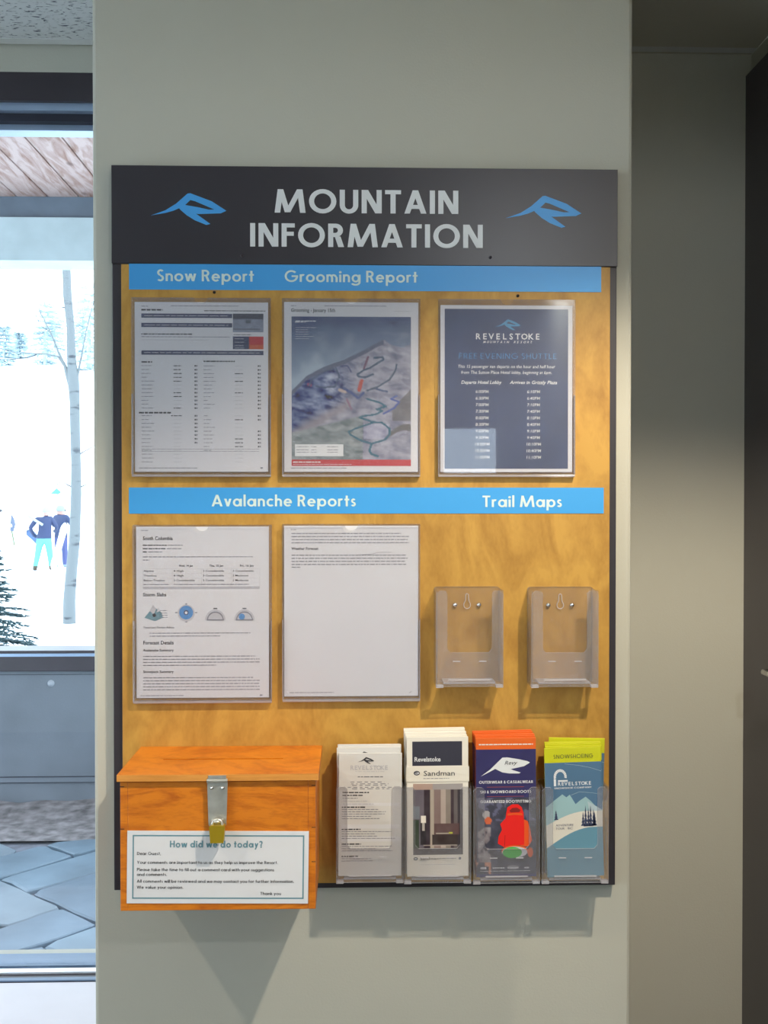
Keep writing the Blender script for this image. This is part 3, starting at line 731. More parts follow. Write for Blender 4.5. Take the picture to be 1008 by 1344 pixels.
g.poly('ink3', [(.15, .50), (.165, .47), (.18, .49)], 3)
for v in (.488, .503, .516, .528): g.dashes('ink2', .175, .235, v, .001)
M['iconblue'] = mat('ink_icon_blue', (.06, .25, .58), .5)
circ(g, 'ink3', .375, .503, .0138, 2); circ(g, 'iconblue', .375, .5, .0112, 3); circ(g, 'navy', .375, .5, .004, 4); circ(g, 'paper', .375, .501, .0022, 5)
for du, dv in ((.075, 0), (-.075, 0), (0, .055), (0, -.05)): g.rect('ink2', .375+du-.008, .5+dv-.003, .375+du+.008, .5+dv+.003, 3)
for u in (.595, .815):
    circ(g, 'ink3', u, .545, .0165, 2, 0, 180, 1.05); circ(g, 'ink2', u, .545, .0135, 3, 0, 180, 1.05); circ(g, 'ink3', u, .545, .0118, 4, 0, 180, 1.02)
    g.rect('ink2', u-.065, .540, u+.065, .547, 5); g.rect('ink', u-.015, .474, u+.015, .480, 5)
circ(g, 'iconblue', .795, .525, .005, 5)
g.text('ink', 'Travel and Terrain Advice', .05, .592, .0048, width=.235, shear=.1)
g.dashes('ink2', .10, .86, .620, .0014); g.dashes('ink2', .10, .63, .637, .0014)
g.text('ink', 'Forecast Details', .05, .685, .0082, bold=True, width=.23)
g.text('ink', 'Avalanche Summary', .05, .726, .0058, bold=True, width=.23)
for k, u in enumerate((.90, .93, .93, .60)): g.dashes('ink2', .05, u, .755+k*.0175, .0015)
g.text('ink', 'Snowpack Summary', .05, .851, .0058, bold=True, width=.23)
for k, u in enumerate((.88, .93, .93, .93, .93)): g.dashes('ink2', .05, u, .880+k*.0175, .0015)
g.dashes('ink2', .03, .36, .984, .0012); g.rect('ink2', .93, .98, .95, .988)
g.finish()
# 5 weather forecast
p, g = sheets[4]
g.dashes('ink2', .05, .09, .022)
for k, u in enumerate((.87, .93, .92, .93)): g.dashes('ink2', .055, u, .045+k*.018, .0016)
g.text('ink', 'Weather Forecast', .055, .140, .0060, bold=True, width=.20)
for k, u in enumerate((.91, .92, .90, .91)): g.dashes('ink2', .055, u, .172+k*.018, .0016)
g.dashes('ink2', .055, .125, .242, .0016)
g.line('ink2', [(.55, .17), (.66, .165), (.70, .156), (.80, .155)], .0006)
g.dashes('ink2', .04, .37, .975, .0012); g.line('ink2', [(.93, .98), (.95, .972)], .0008)
g.finish()

# ------------------------------------------------------------------ brochure pockets
HW, HH, HD, TH = .1078, .157, .043, .0022
def make_pocket():
    t = thing('brochure_holder', (0, 0, 0))
    # back plate (y=0 is the board face), rounded top corners
    c = .008
    def rt(x0, x1, z0, z1, r):
        q = [(x0, z0), (x1, z0)]
        for k in range(5): a = R(90*k/4); q.append((x1-r+r*math.cos(a), z1-r+r*math.sin(a)))
        for k in range(5): a = R(90+90*k/4); q.append((x0+r+r*math.cos(a), z1-r+r*math.sin(a)))
        return q
    MB().prism(rt(-HW/2, HW/2, .002, HH, .005), -TH, 0, 0, 1).build('back_plate', [M['pocketback'], M['pocketedge']], t)
    fz = HH-.003; fw = .018; lip = .055
    for sx in (-1, 1):
        b = MB()
        b.add([(sx*HW/2, -.0, .0), (sx*HW/2, -HD, .0), (sx*HW/2, -HD, fz), (sx*HW/2, 0, fz), (sx*(HW/2-TH), -.0, .0), (sx*(HW/2-TH), -HD, .0), (sx*(HW/2-TH), -HD, fz), (sx*(HW/2-TH), 0, fz)],
              [(0, 1, 2, 3), (7, 6, 5, 4), (0, 4, 5, 1), (1, 5, 6, 2), (2, 6, 7, 3), (3, 7, 4, 0)], 0)
        b.build('side_wall', [M['pocket']], t)
    # front: two flanges and a lip in one moulded U
    a = HW/2; q = [(-a, 0), (a, 0), (a, fz-.006), (a-.006, fz), (a-fw+.004, fz), (a-fw, fz-.004), (a-fw, lip+.006), (a-fw-.005, lip), (-a+fw+.005, lip), (-a+fw, lip+.006), (-a+fw, fz-.004), (-a+fw-.004, fz), (-a+.006, fz), (-a, fz-.006)]
    MB().prism(q, -HD, -HD+TH, 0, 1).build('front_lip', [M['pocket'], M['pocketedge']], t)
    b = MB(); b.box(-a+.012, a-.012, -HD+TH, -TH, .004, .007); b.build('base', M['pocketedge'], t, .001)
    for sx in (-1, 1): MB().box(sx*a, sx*(a-.012), -HD, -HD+.01, -.002, .003).build('foot', M['pocketedge'], t, .001)
    MB().box(-a+.02, a-.02, -HD-.0008, -HD+.001, .010, .012).build('rib', M['pocketedge'], t)
    for sx in (-1, 1): MB().box(sx*.021-.006, sx*.021+.006, -HD-.0008, -HD, .040, .0415).build('moulding_mark', M['pocketedge'], t)
    return t
def add_fixings(t, pocket):
    # keyhole rim and two screws, for pockets whose back plate is in view
    for sx in (-1, 1):
        MB().lathe([(.0001, -.0055), (.0022, -.005), (.0036, -.0032), (.004, -.0022)], (sx*.0195, 0, HH-.030), 'y', 14).build('screw', M['screwm'], pocket)
    b = MB(); pts = []
    for k in range(17):
        a = R(-230+280*k/16); pts.append((.0055*math.cos(a), -.0028, HH-.030+.0062*math.sin(a)))
    pts = [(-.0022, -.0028, HH-.013)]+[(-.0026, -.0028, HH-.022)]+pts[::-1][:0]+pts+[(.0026, -.0028, HH-.022), (.0022, -.0028, HH-.013), (0, -.0028, HH-.0115), (-.0022, -.0028, HH-.013)]
    b.tube(pts, .0006, 5); b.build('keyhole', M['pocketedge'], pocket)
pk = make_pocket()
YPK = -.0213
pl = [(616.5, 903, 'empty clear brochure pocket, left of two under the words Trail Maps'),
      (741.5, 903, 'empty clear brochure pocket, right of two under the words Trail Maps'),
      (485.5, 1160, 'clear brochure pocket holding the pale grey leaflets beside the wooden box'),
      (574.5, 1160.5, 'clear brochure pocket holding the hotel leaflets with the striped curtain photo'),
      (665, 1161, 'clear brochure pocket holding the leaflets with the red jacket'),
      (755, 1160.5, 'clear brochure pocket holding the snowshoeing leaflets, at the right end')]
pockets = []
for i, (px, py, lab) in enumerate(pl):
    q = at(px, py, YPK-HD)
    h = pk if i == 0 else copy_tree(pk)
    h.location = (q.x, YPK, q.z+.002); tag(h, lab, 'brochure holder', 'clear brochure pockets on the notice board'); pockets.append(h)
for h in pockets[:2]:
    add_fixings(h, h)

# leaflets: local frame x across, z up from the foot, front face at y = 0, back at y = T
def leaflet(name, w_, h_, T, body):
    t = thing(name, (0, 0, 0))
    MB().box(-w_/2, w_/2, 0, T, 0, h_).build('leaf', body, t, .0004)
    return t, Page(-w_/2, w_/2, 0, h_, 0, t, 3)
def stack(proto, pocket, n, labels, cat, group, T, dx=0, tilts=None, lifts=None):
    for k in range(n):
        o = proto if k == 0 else copy_tree(proto)
        y = YPK-HD+TH+.0012+k*(T+.0022)
        lean = R(1.0)
        rz = (tilts[k] if tilts else 0); lf = lifts[k] if lifts else 0
        o.location = (pocket.location.x+dx+(random.uniform(-.0012, .0012) if k else 0), y, pocket.location.z+.0095+lf)
        o.rotation_euler = (0, R(rz), 0)
        tag(o, labels[0] if k == 0 else labels[1] % ('second', 'third', 'fourth', 'fifth', 'sixth', 'rearmost')[min(k-1, 5)], cat, group)
# C: pale resort activity leaflet
M['palepaper'] = mat('leaflet_paper', (.66, .65, .64), .6)
M['creampaper'] = mat('leaflet_cream', (.78, .74, .66), .6)
t, g = leaflet('leaflet', .101, .197, .0022, M['palepaper'])
g.logo('ink', .30, .072, .0262, 3)
spaced(g, 'ink3', 'REVELSTOKE', .18, .78, .135, .0098)
g.dashes('ink3', .26, .72, .15, .0006); g.text('ink2', 'ACTIVITY GUIDE', .30, .198, .0050, width=.34) if False else g.dashes('ink2', .30, .70, .193, .0014)
for v in (.235, .25, .262, .278, .29): g.dashes('ink2', .12+g.r.uniform(0, .1), .7+g.r.uniform(0, .15), v, .0010, gap=.004)
v = .32
for ln, ink in ((.48, 'ink'), (.38, 'ink'), (.30, 'ink2'), (.45, 'ink3'), (.55, 'ink3')): g.dashes(ink, .06, ln, v, .0017 if ink == 'ink' else .0010); v += .0235
for a, b_, n in ((.44, .03, 6), (.62, .0, 5), (.74, 0, 4), (.84, 0, 3)):
    g.dashes('ink', .05, .30+g.r.uniform(0, .2), a, .0019)
    for k in range(1, n): g.dashes('ink2', .05, .5+g.r.uniform(0, .4), a+k*.0185, .0010)
for a, b_ in ((.405, .43), (.58, .615), (.68, .72)): g.rect('paper', .04, a, .96, b_, 1)
g.finish('print')
stack(t, pockets[2], 7, ['front pale grey leaflet with the small black mountain logo', 'cream white leaflet, %s from the front in the leftmost full pocket'], 'leaflet', 'pale leaflets in the leftmost full pocket', .0022, 0, [.3, -.6, .2, -.4, .5, 0, -.3], [0, .008, .009, .008, .0095, .009, .008])
# D: hotel leaflet
t, g = leaflet('leaflet', .0985, .2240, .0026, M['creampaper'])
g.rect('navyposter' if False else 'navy', .09, .035, .90, .205); M['charcoal'] = mat('ink_charcoal', (.035, .035, .055), .5)
g.rect('charcoal', .09, .032, .90, .206, 2)
g.text('white', 'Revelstoke', .12, .175, .0102, bold=True, width=.43)
def room(u, v):
    n = fbm(u*3, v*3, 3, 2)*.03
    s_ = [(0, .22, (.14, .12, .15)), (.22, .34, (.045, .03, .04)), (.34, .42, (.42, .36, .30)), (.42, .56, (.24, .17, .16)), (.56, .66, (.44, .36, .32)), (.66, .76, (.25, .21, .18)), (.76, .82, (.05, .03, .04)), (.82, .9, (.13, .11, .11)), (.9, 1.1, (.05, .04, .05))]
    c = next(k[2] for k in s_ if k[0] <= u < k[1])
    if v < .08: c = (.45, .32, .27) if u < .4 else (.36, .33, .33)
    if v > .90: c = (.09, .08, .09)
    elif v > .50:
        if u < .12: c = (.04, .06, .04)
        if .14 < u < .26 and v < .86: c = (.03, .025, .03)
        if .42 < u < .93 and v > .56 and v < .72: c = (.12, .07, .07)
        if .45 < u < .75 and .69 < v < .71: c = (.50, .46, .38)
        if .38 < u < .90 and .72 < v < .86: c = (.045, .03, .03)
        if .20 < u < .88 and .86 < v < .875: c = (.42, .36, .33)
        if .72 < u < .80 and .685 < v < .705: c = (.45, .45, .05)
    if .15 < u < .26 and .45 < v < .545: c = (.85, .80, .72)
    if .18 < u < .23 and .545 < v < .66: c = (.5, .46, .42)
    if u < .13 and .32 < v < .5: c = (.18, .20, .24)
    return (c[0]+n, c[1]+n, c[2]+n)
g.picture('room_photo', room, .10, .335, .91, .845, 80, 90, 1)
g.text('ink', 'Sandman', .21, .880, .0058, bold=False, width=.3); circ(g, 'ink', .14, .872, .0036, 2, sy=.7); circ(g, 'paper', .14, .872, .0024, 3, sy=.4)
g.dashes('ink2', .52, .8, .872, .0012); g.dashes('ink3', .22, .78, .915, .0008); circ(g, 'ink2', .86, .872, .0022, 2)
g.finish('print')
fl = MB().box(-.0500, .0505, -.0008, -.0002, .224*(1-.320), .224*(1-.212)); fo = fl.build('folded_flap', M['creampaper'], t)
fg = Page(-.05, .0505, .224*(1-.320), .224*(1-.212), -.0008, fo, 3)
circ(fg, 'ink', .165, .42, .0050, 2, sy=.72); circ(fg, 'paper', .165, .42, .0036, 3, sy=.5); fg.rect('ink', .13, .37, .18, .44, 4)
fg.text('ink', 'Sandman', .27, .60, .0115, width=.50); fg.dashes('ink2', .27, .68, .78, .0009)
fpr = fg.finish('print')
stack(t, pockets[3], 6, ['front cream hotel leaflet with curtain photo and charcoal band', 'cream hotel leaflet, %s from the front in the curtain photo stack'], 'leaflet', 'hotel leaflets in the second full pocket', .0026, .0005, [-.2, -.3, -.8, -.9, -1.0, -.9], [0, .002, .006, .0085, .009, .0095])
# E: ski shop leaflet
t, g = leaflet('leaflet', .0965, .2235, .0022, M['orangeink'])
M['shopnavy'] = mat('ink_shop_navy', (.032, .028, .115), .45, var=(20, .15)); M['charc2'] = mat('ink_shop_grey', (.05, .05, .065), .5)
g.rect('shopnavy', 0, .082, 1, 1, 1)
g.dashes('creampaper', .05, .95, .047, .0018, 2, .0008)
o_ = [(.08, .275), (.22, .245), (.32, .222), (.44, .248), (.55, .256), (.72, .257), (.745, .25), (.62, .233), (.58, .225), (.80, .205), (.88, .185), (.90, .178), (.85, .168), (.72, .155), (.52, .140), (.44, .142), (.36, .175), (.24, .225)]
g.poly('white', o_, 3); g.text('ink', 'Revy', .47, .192, .0088, shear=.3, lift=5, width=.22)
for k, (s_, a, b_) in enumerate((('OUTERWEAR & CASUALWEAR', .05, .95), ('SKI & SNOWBOARD BOOTS', .07, .92), ('GUARANTEED BOOTFITTING', .07, .92))):
    g.geo('paper', s_, a, b_, .327+k*.070, .0044, .2, track=.14)
for v in (.352, .42): g.rect('orange2', .18, v, .8, v+.002, 3)
def ski(u, v):
    n = fbm(u*6, v*7, 4, 5); c = (.055+.03*n, .055+.03*n, .085+.045*n)
    if v < .3 and n > .12: c = (.12, .12, .20)
    if .03 < u < .24 and .38 < v < .9 and n > -.12: c = (.20+.2*n, .17+.2*n, .19+.2*n)
    if (u-.17)**2+((v-.22)*1.1)**2 < .0035: c = (.38, .36, .38)
    if (u-.20)**2+((v-.30)*1.1)**2 < .003: c = (.62, .13, .05)
    if u < .25 and v > .85 and n > 0: c = (.5, .22, .15)
    return c
g.picture('slope_photo', ski, .0, .43, 1, .98, 60, 74, 2)
def jk(ink, pts, lift): g.poly(ink, pts, lift)
M['jred'] = mat('ink_bright_red', (.80, .012, .008), .45); M['jor'] = mat('ink_jacket_orange', (.78, .09, .01), .45); M['jdk'] = mat('ink_dark_red', (.25, .01, .01), .5); M['jgreen'] = mat('ink_green', (.03, .38, .03), .4)
jk('jor', [(.78, .585), (.86, .60), (.90, .66), (.93, .74), (.88, .775), (.80, .79), (.72, .77)], 4)
jk('jred', [(.50, .545), (.52, .50), (.60, .478), (.70, .478), (.76, .50), (.79, .54), (.80, .62), (.80, .77), (.46, .785), (.36, .76), (.37, .71), (.43, .66), (.40, .62), (.45, .595), (.49, .58)], 5)
jk('jdk', [(.55, .525), (.60, .505), (.68, .502), (.74, .52), (.72, .535), (.58, .537)], 6)
jk('jor', [(.52, .545), (.62, .54), (.76, .542), (.78, .56), (.64, .553), (.52, .56)], 6)
g.line('jdk', [(.48, .70), (.47, .78)], .0006, 6)
def el(cx, cy, rx, ry_, n=28, a0=0, a1=360): return [(cx+rx*math.cos(R(a0+(a1-a0)*k/n)), cy-ry_*math.sin(R(a0+(a1-a0)*k/n))) for k in range(n)]
jk('charc2', el(.66, .835, .28, .062), 6); jk('orangeink', el(.64, .815, .22, .042), 7); jk('ink3', el(.64, .822, .21, .040), 8)
jk('jgreen', el(.60, .825, .16, .040), 9); jk('orange2', el(.90, .825, .045, .035), 8)
for a, b_ in ((.07, .17), (.27, .47), (.52, .70), (.80, .88)): g.dashes('ink3', a, b_, .935, .0036 if a < .1 else .0022, 8, .0006, .001, .004)
jk('ink2', el(.61, .932, .10, .015), 7)
g.dashes('paper', .06, .9, .957, .0006, 8)
g.finish('print')
stack(t, pockets[4], 6, ['front navy ski shop leaflet with white logo and red jacket', 'orange-topped leaflet, %s from the front in the red jacket stack'], 'leaflet', 'ski shop leaflets in the third full pocket', .0022, 0, [-.3, -.2, -.4, -.8, -.6, -1.0], [0, .0025, .004, .0035, .006, .0075])
# F: snowshoeing leaflet
t, g = leaflet('leaflet', .0915, .208, .0024, M['lime'])
M['sblue'] = mat('ink_slate_blue', (.075, .16, .27), .5); M['sblue2'] = mat('ink_mid_blue', (.12, .27, .36), .5); M['paleteal'] = mat('ink_pale_teal', (.30, .47, .50), .5); M['palecream'] = mat('ink_pale_cream', (.68, .64, .56), .5); M['sbar'] = mat('ink_mist', (.42, .52, .56), .5)
g.rect('sblue', 0, .115, 1, 1, 1)
g.geo('darklime', 'SNOWSHOEING', .16, .86, .082, .0062, .14, track=.16)
g.poly('paleteal', [(0, .46), (.16, .405), (.30, .36), (.37, .385), (.43, .365), (.53, .44), (.60, .415), (.71, .385), (.80, .42), (1, .52), (1, .62), (0, .66)], 2)
g.poly('sbar', [(.74, .42), (1, .49), (1, .56), (.80, .56)], 3)
cr = [(k/12, .600-.105*math.sin(min(1, k/12*1.25)*math.pi*.55)) for k in range(13)]; cr2 = [(k/12, .775-.155*math.sin(min(1, k/12*1.15)*math.pi*.52)) for k in range(12, -1, -1)]
g.poly('palecream', cr+cr2, 4)
g.poly('sblue2', cr2[::-1]+[(1, 1), (0, 1)], 4)
for u, h_ in ((.655, .10), (.70, .15), (.75, .13), (.79, .15), (.84, .12), (.86, .10), (.18, .07)):
    b0 = .60 if u > .3 else .55
    for k in range(4):
        wv = .012+.010*k; g.poly('navy', [(u-wv, b0-h_+h_*(k+1.4)/4), (u+wv, b0-h_+h_*(k+1.4)/4), (u, b0-h_+h_*k/4)], 5)
g.geo('ink2', 'ADVENTURE', .17, .48, .607, .0034, .16, lift=6); g.geo('ink2', 'TOUR', .17, .32, .632, .0034, .16, lift=6); g.geo('ink2', 'BC', .38, .47, .632, .0034, .16, lift=6)
# snowshoe arch emblem
Wd, H = g.x1-g.x0, g.z1-g.z0
for k in range(14):
    a0, a1 = R(-10+205*k/14), R(-10+205*(k+.85)/14)
    q = []
    for a, r in ((a0, .0105), (a1, .0105), (a1, .0068), (a0, .0068)): q.append((.27+r*math.cos(a)/Wd, .225-r*1.2*math.sin(a)/H))
    g.poly('white', q, 4)
g.rect('white', .155, .24, .195, .295, 4); g.rect('white', .23, .25, .40, .262, 4)
spaced(g, 'white', 'REVELSTOKE', .22, .82, .292, .0078); g.geo('paper', 'SNOWSHOE COMPANY', .16, .82, .318, .0026, .18)
g.line('sbar', [(.35, .125), (.6, .14), (.8, .16), (1, .19)], .0004); g.line('sbar', [(.45, .37), (.6, .345), (.8, .355), (1, .37)], .0004)
g.dashes('sbar', .18, .86, .835, .0010); g.dashes('teal', .2, .86, .875, .0012); g.dashes('teal', .22, .8, .895, .0012)
g.finish('print')
stack(t, pockets[5], 6, ['front slate blue snowshoeing leaflet with lime top band', 'lime-topped leaflet, %s from the front in the snowshoeing stack'], 'leaflet', 'snowshoeing leaflets in the rightmost pocket', .0024, .0015, [-1.6, -1.0, -1.2, -.8, -.5, 1.4], [0, .0015, .004, .005, .005, .010])
# ------------------------------------------------------------------ the wooden comment box
YB0, YB1 = -.0215, -.195
bx = thing('comment_box', (X(284, YB1), -.1, Z(1192, YB1)), 'orange stained wooden comment box with slotted lid and metal hasp', 'box')
x0, x1 = X(156.5, YB1), X(414, YB1); z0 = Z(1192, YB1); zl = Z(1022, YB1); z1 = Z(1013.5, YB1)
T_ = .011
fp = MB().box(x0+T_, x1-T_, YB1, YB1+T_, z0, zl-.002).build('front_panel', M['boxwood'], bx, .0008)
MB().box(x0, x0+T_, YB1, YB0, z0, zl-.002).build('side_panel', M['boxwood'], bx, .0008)
MB().box(x1-T_, x1, YB1, YB0, z0, zl-.002).build('side_panel', M['boxwood'], bx, .0008)
MB().box(x0+T_, x1-T_, YB0-T_, YB0, z0, zl-.002).build('back_panel', M['boxwood'], bx)
MB().box(x0+T_, x1-T_, YB1+T_, YB0-T_, z0, z0+T_).build('base_panel', M['boxwood'], bx)
lx0, lx1 = X(152, YB1-.006), X(418, YB1-.006); ly0, ly1 = YB1-.006, YB0
ys_ = ly0+.093; sx0, sx1 = X(213, ys_), X(371, ys_)
lid = MB(); lid.box(lx0, lx1, ly0, ys_-.0034, zl, z1); lid.box(lx0, lx1, ys_+.0034, ly1, zl, z1); lid.box(lx0, sx0, ys_-.0034, ys_+.0034, zl, z1); lid.box(sx1, lx1, ys_-.0034, ys_+.0034, zl, z1)
lo = lid.build('lid', [M['boxwood'], M['boxedge']], bx)
for p_ in lo.data.polygons:
    if p_.normal.y < -.9 and p_.center.y + (-.1) < ys_-.05: p_.material_index = 1
for a, b_ in ((x0+.003, 1030), (x0+.003, 1085), (x1-.003, 1030), (x1-.003, 1085), (x1-.003, 1130)):
    MB().box(a-.003, a+.003, YB1-.0003, YB1+.001, Z(b_, YB1)-.0005, Z(b_, YB1)+.0005).build('nail_mark', M['dark'], bx)
# notice card in a clear sleeve, stuck on the front
cx0, cx1, cz0, cz1 = X(165.5, YB1), X(404.5, YB1), Z(1183, YB1), Z(1088.5, YB1)
co = MB(); rt_ = Matrix.Rotation(R(.7), 3, 'Y'); pv = Vector(((cx0+cx1)/2, YB1, (cz0+cz1)/2))
co.box(cx0, cx1, YB1-.0012, YB1-.0002, cz0, cz1, 0, rt_, pv); co = co.build('notice_card', M['paper'], bx)
g = Page(cx0, cx1, cz0, cz1, YB1-.0012, co, 4)
g.box('teal', .030, .055, .975, .935, .0019, 2)
g.geo('teal', 'How did we do today?', .235, .745, .225, .0098, .19, track=.14)
def gl(s_, u0, u1, v): g.geo('ink', s_, u0, u1, v, .0044, .15, track=.12)
gl('Dear Guest,', .055, .185, .330)
gl('Your comments are important to us as they help us improve the Resort.', .055, .83, .452)
gl('Please take the time to fill out a comment card with your suggestions', .055, .81, .552)
gl('and comments.', .055, .22, .618)
gl('All comments will be reviewed and we may contact you for further information.', .055, .92, .712)
gl('We value your opinion.', .055, .31, .795)
gl('Thank you', .735, .85, .880)
pr = g.finish('print')
for v_ in pr.data.vertices:
    wv = v_.co + ORG[pr.name]; nv = rt_ @ (wv-pv) + pv; v_.co = nv-ORG[pr.name]
# hasp
hx0, hx1 = X(271.5, YB1-.003), X(298.5, YB1-.003); hz1, hz0 = Z(1022, YB1-.003), Z(1085, YB1-.003); hc = (hx0+hx1)/2
hs = MB(); k = .0025
hs.prism([(hx0+.002, hz0+.006), (hx0+.006, hz0), (hx1-.006, hz0), (hx1-.002, hz0+.006), (hx1, hz1), (hx0, hz1)], YB1-.0068, YB1-.0045, 0)
hs.tube([(hx0, YB1-.0075, hz1), (hx1, YB1-.0075, hz1)], .0032, 10)
hs.box(hx0+.002, hx1-.002, YB1-.0095, YB1-.0060, hz1-.001, z1-.001)
hs = hs.build('hasp', M['steel'], bx)
st_ = MB(); zs = hz0+.012
st_.tube([(hc-.0065, YB1-.0065, zs), (hc-.0065, YB1-.014, zs+.001), (hc, YB1-.018, zs+.0015), (hc+.0065, YB1-.014, zs+.001), (hc+.0065, YB1-.0065, zs)], .0022, 8); st_.build('staple', M['steel'], hs)
for sx in (-1, 1):
    MB().lathe([(.0001, -.0030), (.002, -.0025), (.003, 0)], (hc+sx*.008, YB1-.0068, hz1-.0105), 'y', 10).build('rivet', M['screwm'], hs)
# padlock, hanging through the staple
yk = YB1-.016; pz1, pz0 = Z(1080.5, yk), Z(1103, yk)
pd = thing('padlock', (hc+.001, yk, pz0), 'small brass padlock hanging from the hasp of the wooden box', 'padlock')
b = MB(); wd = .0112
b.prism([(hc+.001-wd*.86, pz0), (hc+.001+wd*.86, pz0), (hc+.001+wd, pz1-.001), (hc+.001+wd*.8, pz1), (hc+.001-wd*.8, pz1), (hc+.001-wd, pz1-.001)], yk-.006, yk+.006); b.build('body', M['brass'], pd, .0015)
b = MB(); b.tube([(hc-.006, yk, pz1-.002), (hc-.0065, yk, zs-.002), (hc-.004, yk, zs+.003), (hc+.001, yk, zs+.0045), (hc+.006, yk, zs+.003), (hc+.0085, yk, zs-.002), (hc+.008, yk, pz1-.002)], .0022, 8); b.build('shackle', M['steel'], pd)

# ------------------------------------------------------------------ outside: porch
YK = 3.69                                     # low wall of the porch
gx0, gx1 = -5.2, 1.6
zf = 0
ground = struct('floor_porch', MB().box(gx0, gx1, YW+.25, YK+.2, -.2, -.02), M['mortar'])
# flagstones, laid on the slant
A = Vector((-1.473, 4.393-1.76, 0)); U = Vector((.68, .733, 0)); V = Vector((.733, -.68, 0))
cell = .12
occ = {}; stones = []
def claim(u0, u1, v0, v1):
    for a in range(round(u0/cell), round(u1/cell)):
        for b_ in range(round(v0/cell), round(v1/cell)): occ[(a, b_)] = 1
    stones.append((u0, u1, v0, v1))
for s_ in ((-.48, .36, -.24, 0), (.36, 1.08, -.24, 0), (-.24, 0, 0, .48), (0, .84, 0, .24), (0, .6, .24, .72), (-.72, -.24, 0, .48), (-.48, 0, .48, .72), (-.84, -.24, .72, .96), (-.24, .48, .72, .96)): claim(*s_)
rs = random.Random(5)
for a in range(-60, 60):
    for b_ in range(-60, 60):
        if (a, b_) in occ or a % 2 or b_ % 2: continue
        c = A+U*(a*cell)+V*(b_*cell)
        if not (gx0+.3 < c.x < gx1-.6 and YW+.55 < c.y < 3.0): continue
        wu = rs.choice((4, 6, 6)); wv = rs.choice((2, 2, 4))
        while wu > 2 and any((a+i_, b_+j_) in occ for i_ in range(wu) for j_ in range(wv)): wu -= 2
        if any((a+i_, b_+j_) in occ for i_ in range(wu) for j_ in range(wv)): wv = 2
        claim(a*cell, (a+wu)*cell, b_*cell, (b_+wv)*cell)
def stonemat(c, nm):
    m = mat(nm, c, .45, var=(4, .22), bump=(14, 1.0)); return m
SM = [stonemat((.145, .205, .26), 'flagstone_blue'), stonemat((.185, .235, .28), 'flagstone_pale'), stonemat((.125, .175, .23), 'flagstone_dark')]
rs = random.Random(9)
for (u0, u1, v0, v1) in stones:
    j = .007; pts = []
    cor = [(u0+j, v0+j), (u1-j, v0+j), (u1-j, v1-j), (u0+j, v1-j)]
    for k in range(4):
        (a, b_), (c, d) = cor[k], cor[(k+1) % 4]
        for t_ in (0.05, .35, .65, .95): pts.append((a+(c-a)*t_+rs.uniform(-.007, .007), b_+(d-b_)*t_+rs.uniform(-.007, .007)))
    W_ = [A+U*a+V*b_ for a, b_ in pts]
    if any(q.y > 3.22 or q.y < YW+.28 for q in W_): 
        W_ = [Vector((q.x, min(max(q.y, YW+.28), 3.12), 0)) for q in W_]
        if max(q.y for q in W_)-min(q.y for q in W_) < .06: continue
    h = rs.uniform(-.002, .004); n = len(W_)
    cen = sum(W_, Vector())/n
    mb = MB(); lo_ = [(q.x, q.y, -.03) for q in W_]; md = [(q.x, q.y, h-.005) for q in W_]; up = [(q.x*.97+cen.x*.03, q.y*.97+cen.y*.03, h) for q in W_]
    fs = [(i_, i_+n, (i_+1) % n+n, (i_+1) % n) for i_ in range(n)]+[(i_+n, i_+2*n, (i_+1) % n+2*n, (i_+1) % n+n) for i_ in range(n)]+[tuple(range(3*n-1, 2*n-1, -1))]
    mb.add(lo_+md+up, fs); mb.build('flagstone', rs.choice(SM), ground)
# dirty snow strip against the low wall
mb = MB(); nx, ny = 160, 12; vs = []
for j in range(ny+1):
    for i_ in range(nx+1):
        x = gx0+(gx1-gx0)*i_/nx; y = 3.12+(YK-3.12)*j/ny
        z = -.005+.012*(j/ny)+.05*max(0, j/ny-.55)*(1+1.2*fbm(x*3, y*6, 4, 2))+.010*fbm(x*6, y*9, 4, 8)*(j > 0)
        vs.append((x, y, z))
mb.add(vs, [(j*(nx+1)+i_, j*(nx+1)+i_+1, (j+1)*(nx+1)+i_+1, (j+1)*(nx+1)+i_) for j in range(ny) for i_ in range(nx)], smooth=True)
sn = mb.build('dirty_snow_strip', M['dirt']); sn['kind'] = 'stuff'; tag(sn, 'strip of dirty trodden snow along the low grey porch wall', 'snow')
zr0, zr1 = Z(878, YK), Z(851, YK); 
kw = struct('wall_porch_low', MB().box(gx0, gx1, YK, YK+.15, -.1, zr0), M['concrete'])
z19, z27, z84 = Z(1019, YK, 60), Z(1027, YK, 60), Z(885, YK, 60)
b = MB(); b.box(gx0, gx1, YK-.008, YK, z27+.003, z19-.003); b.build('groove_strip', M['concrete'], kw)
for zz in (z27, z19-.003, z84-.003): MB().box(gx0, gx1, YK-.0085 if zz != z84-.003 else YK-.0005, YK, zz, zz+.003).build('joint_line', M['gasket'], kw)
q = at(67, 897, YK); MB().lathe([(.0001, -.012), (.010, -.011), (.016, -.004), (.018, 0)], (q.x, YK, q.z), 'y', 16).build('bolt', mat('pale_bolt', (.35, .38, .42), .4), kw)
for k in range(1, 4): MB().lathe([(.0001, -.012), (.010, -.011), (.016, -.004), (.018, 0)], (q.x-k*.8, YK, q.z), 'y', 16).build('bolt', M['alu'], kw)
rl = struct('trim_3', MB().box(gx0, gx1, YK-.03, YK+.16, zr0, zr1), M['frame'], .004)
MB().box(gx0, gx1, YK-.033, YK-.03, zr1-.030, zr1-.015).build('bright_edge', M['alu'], rl)
struct('trim_4', MB().box(gx0, gx1, YK+.0, YK+.2, Z(290, YK), Z(262, YK)), mat('grey_beam', (.10, .13, .17), .7, var=(9, .15)))
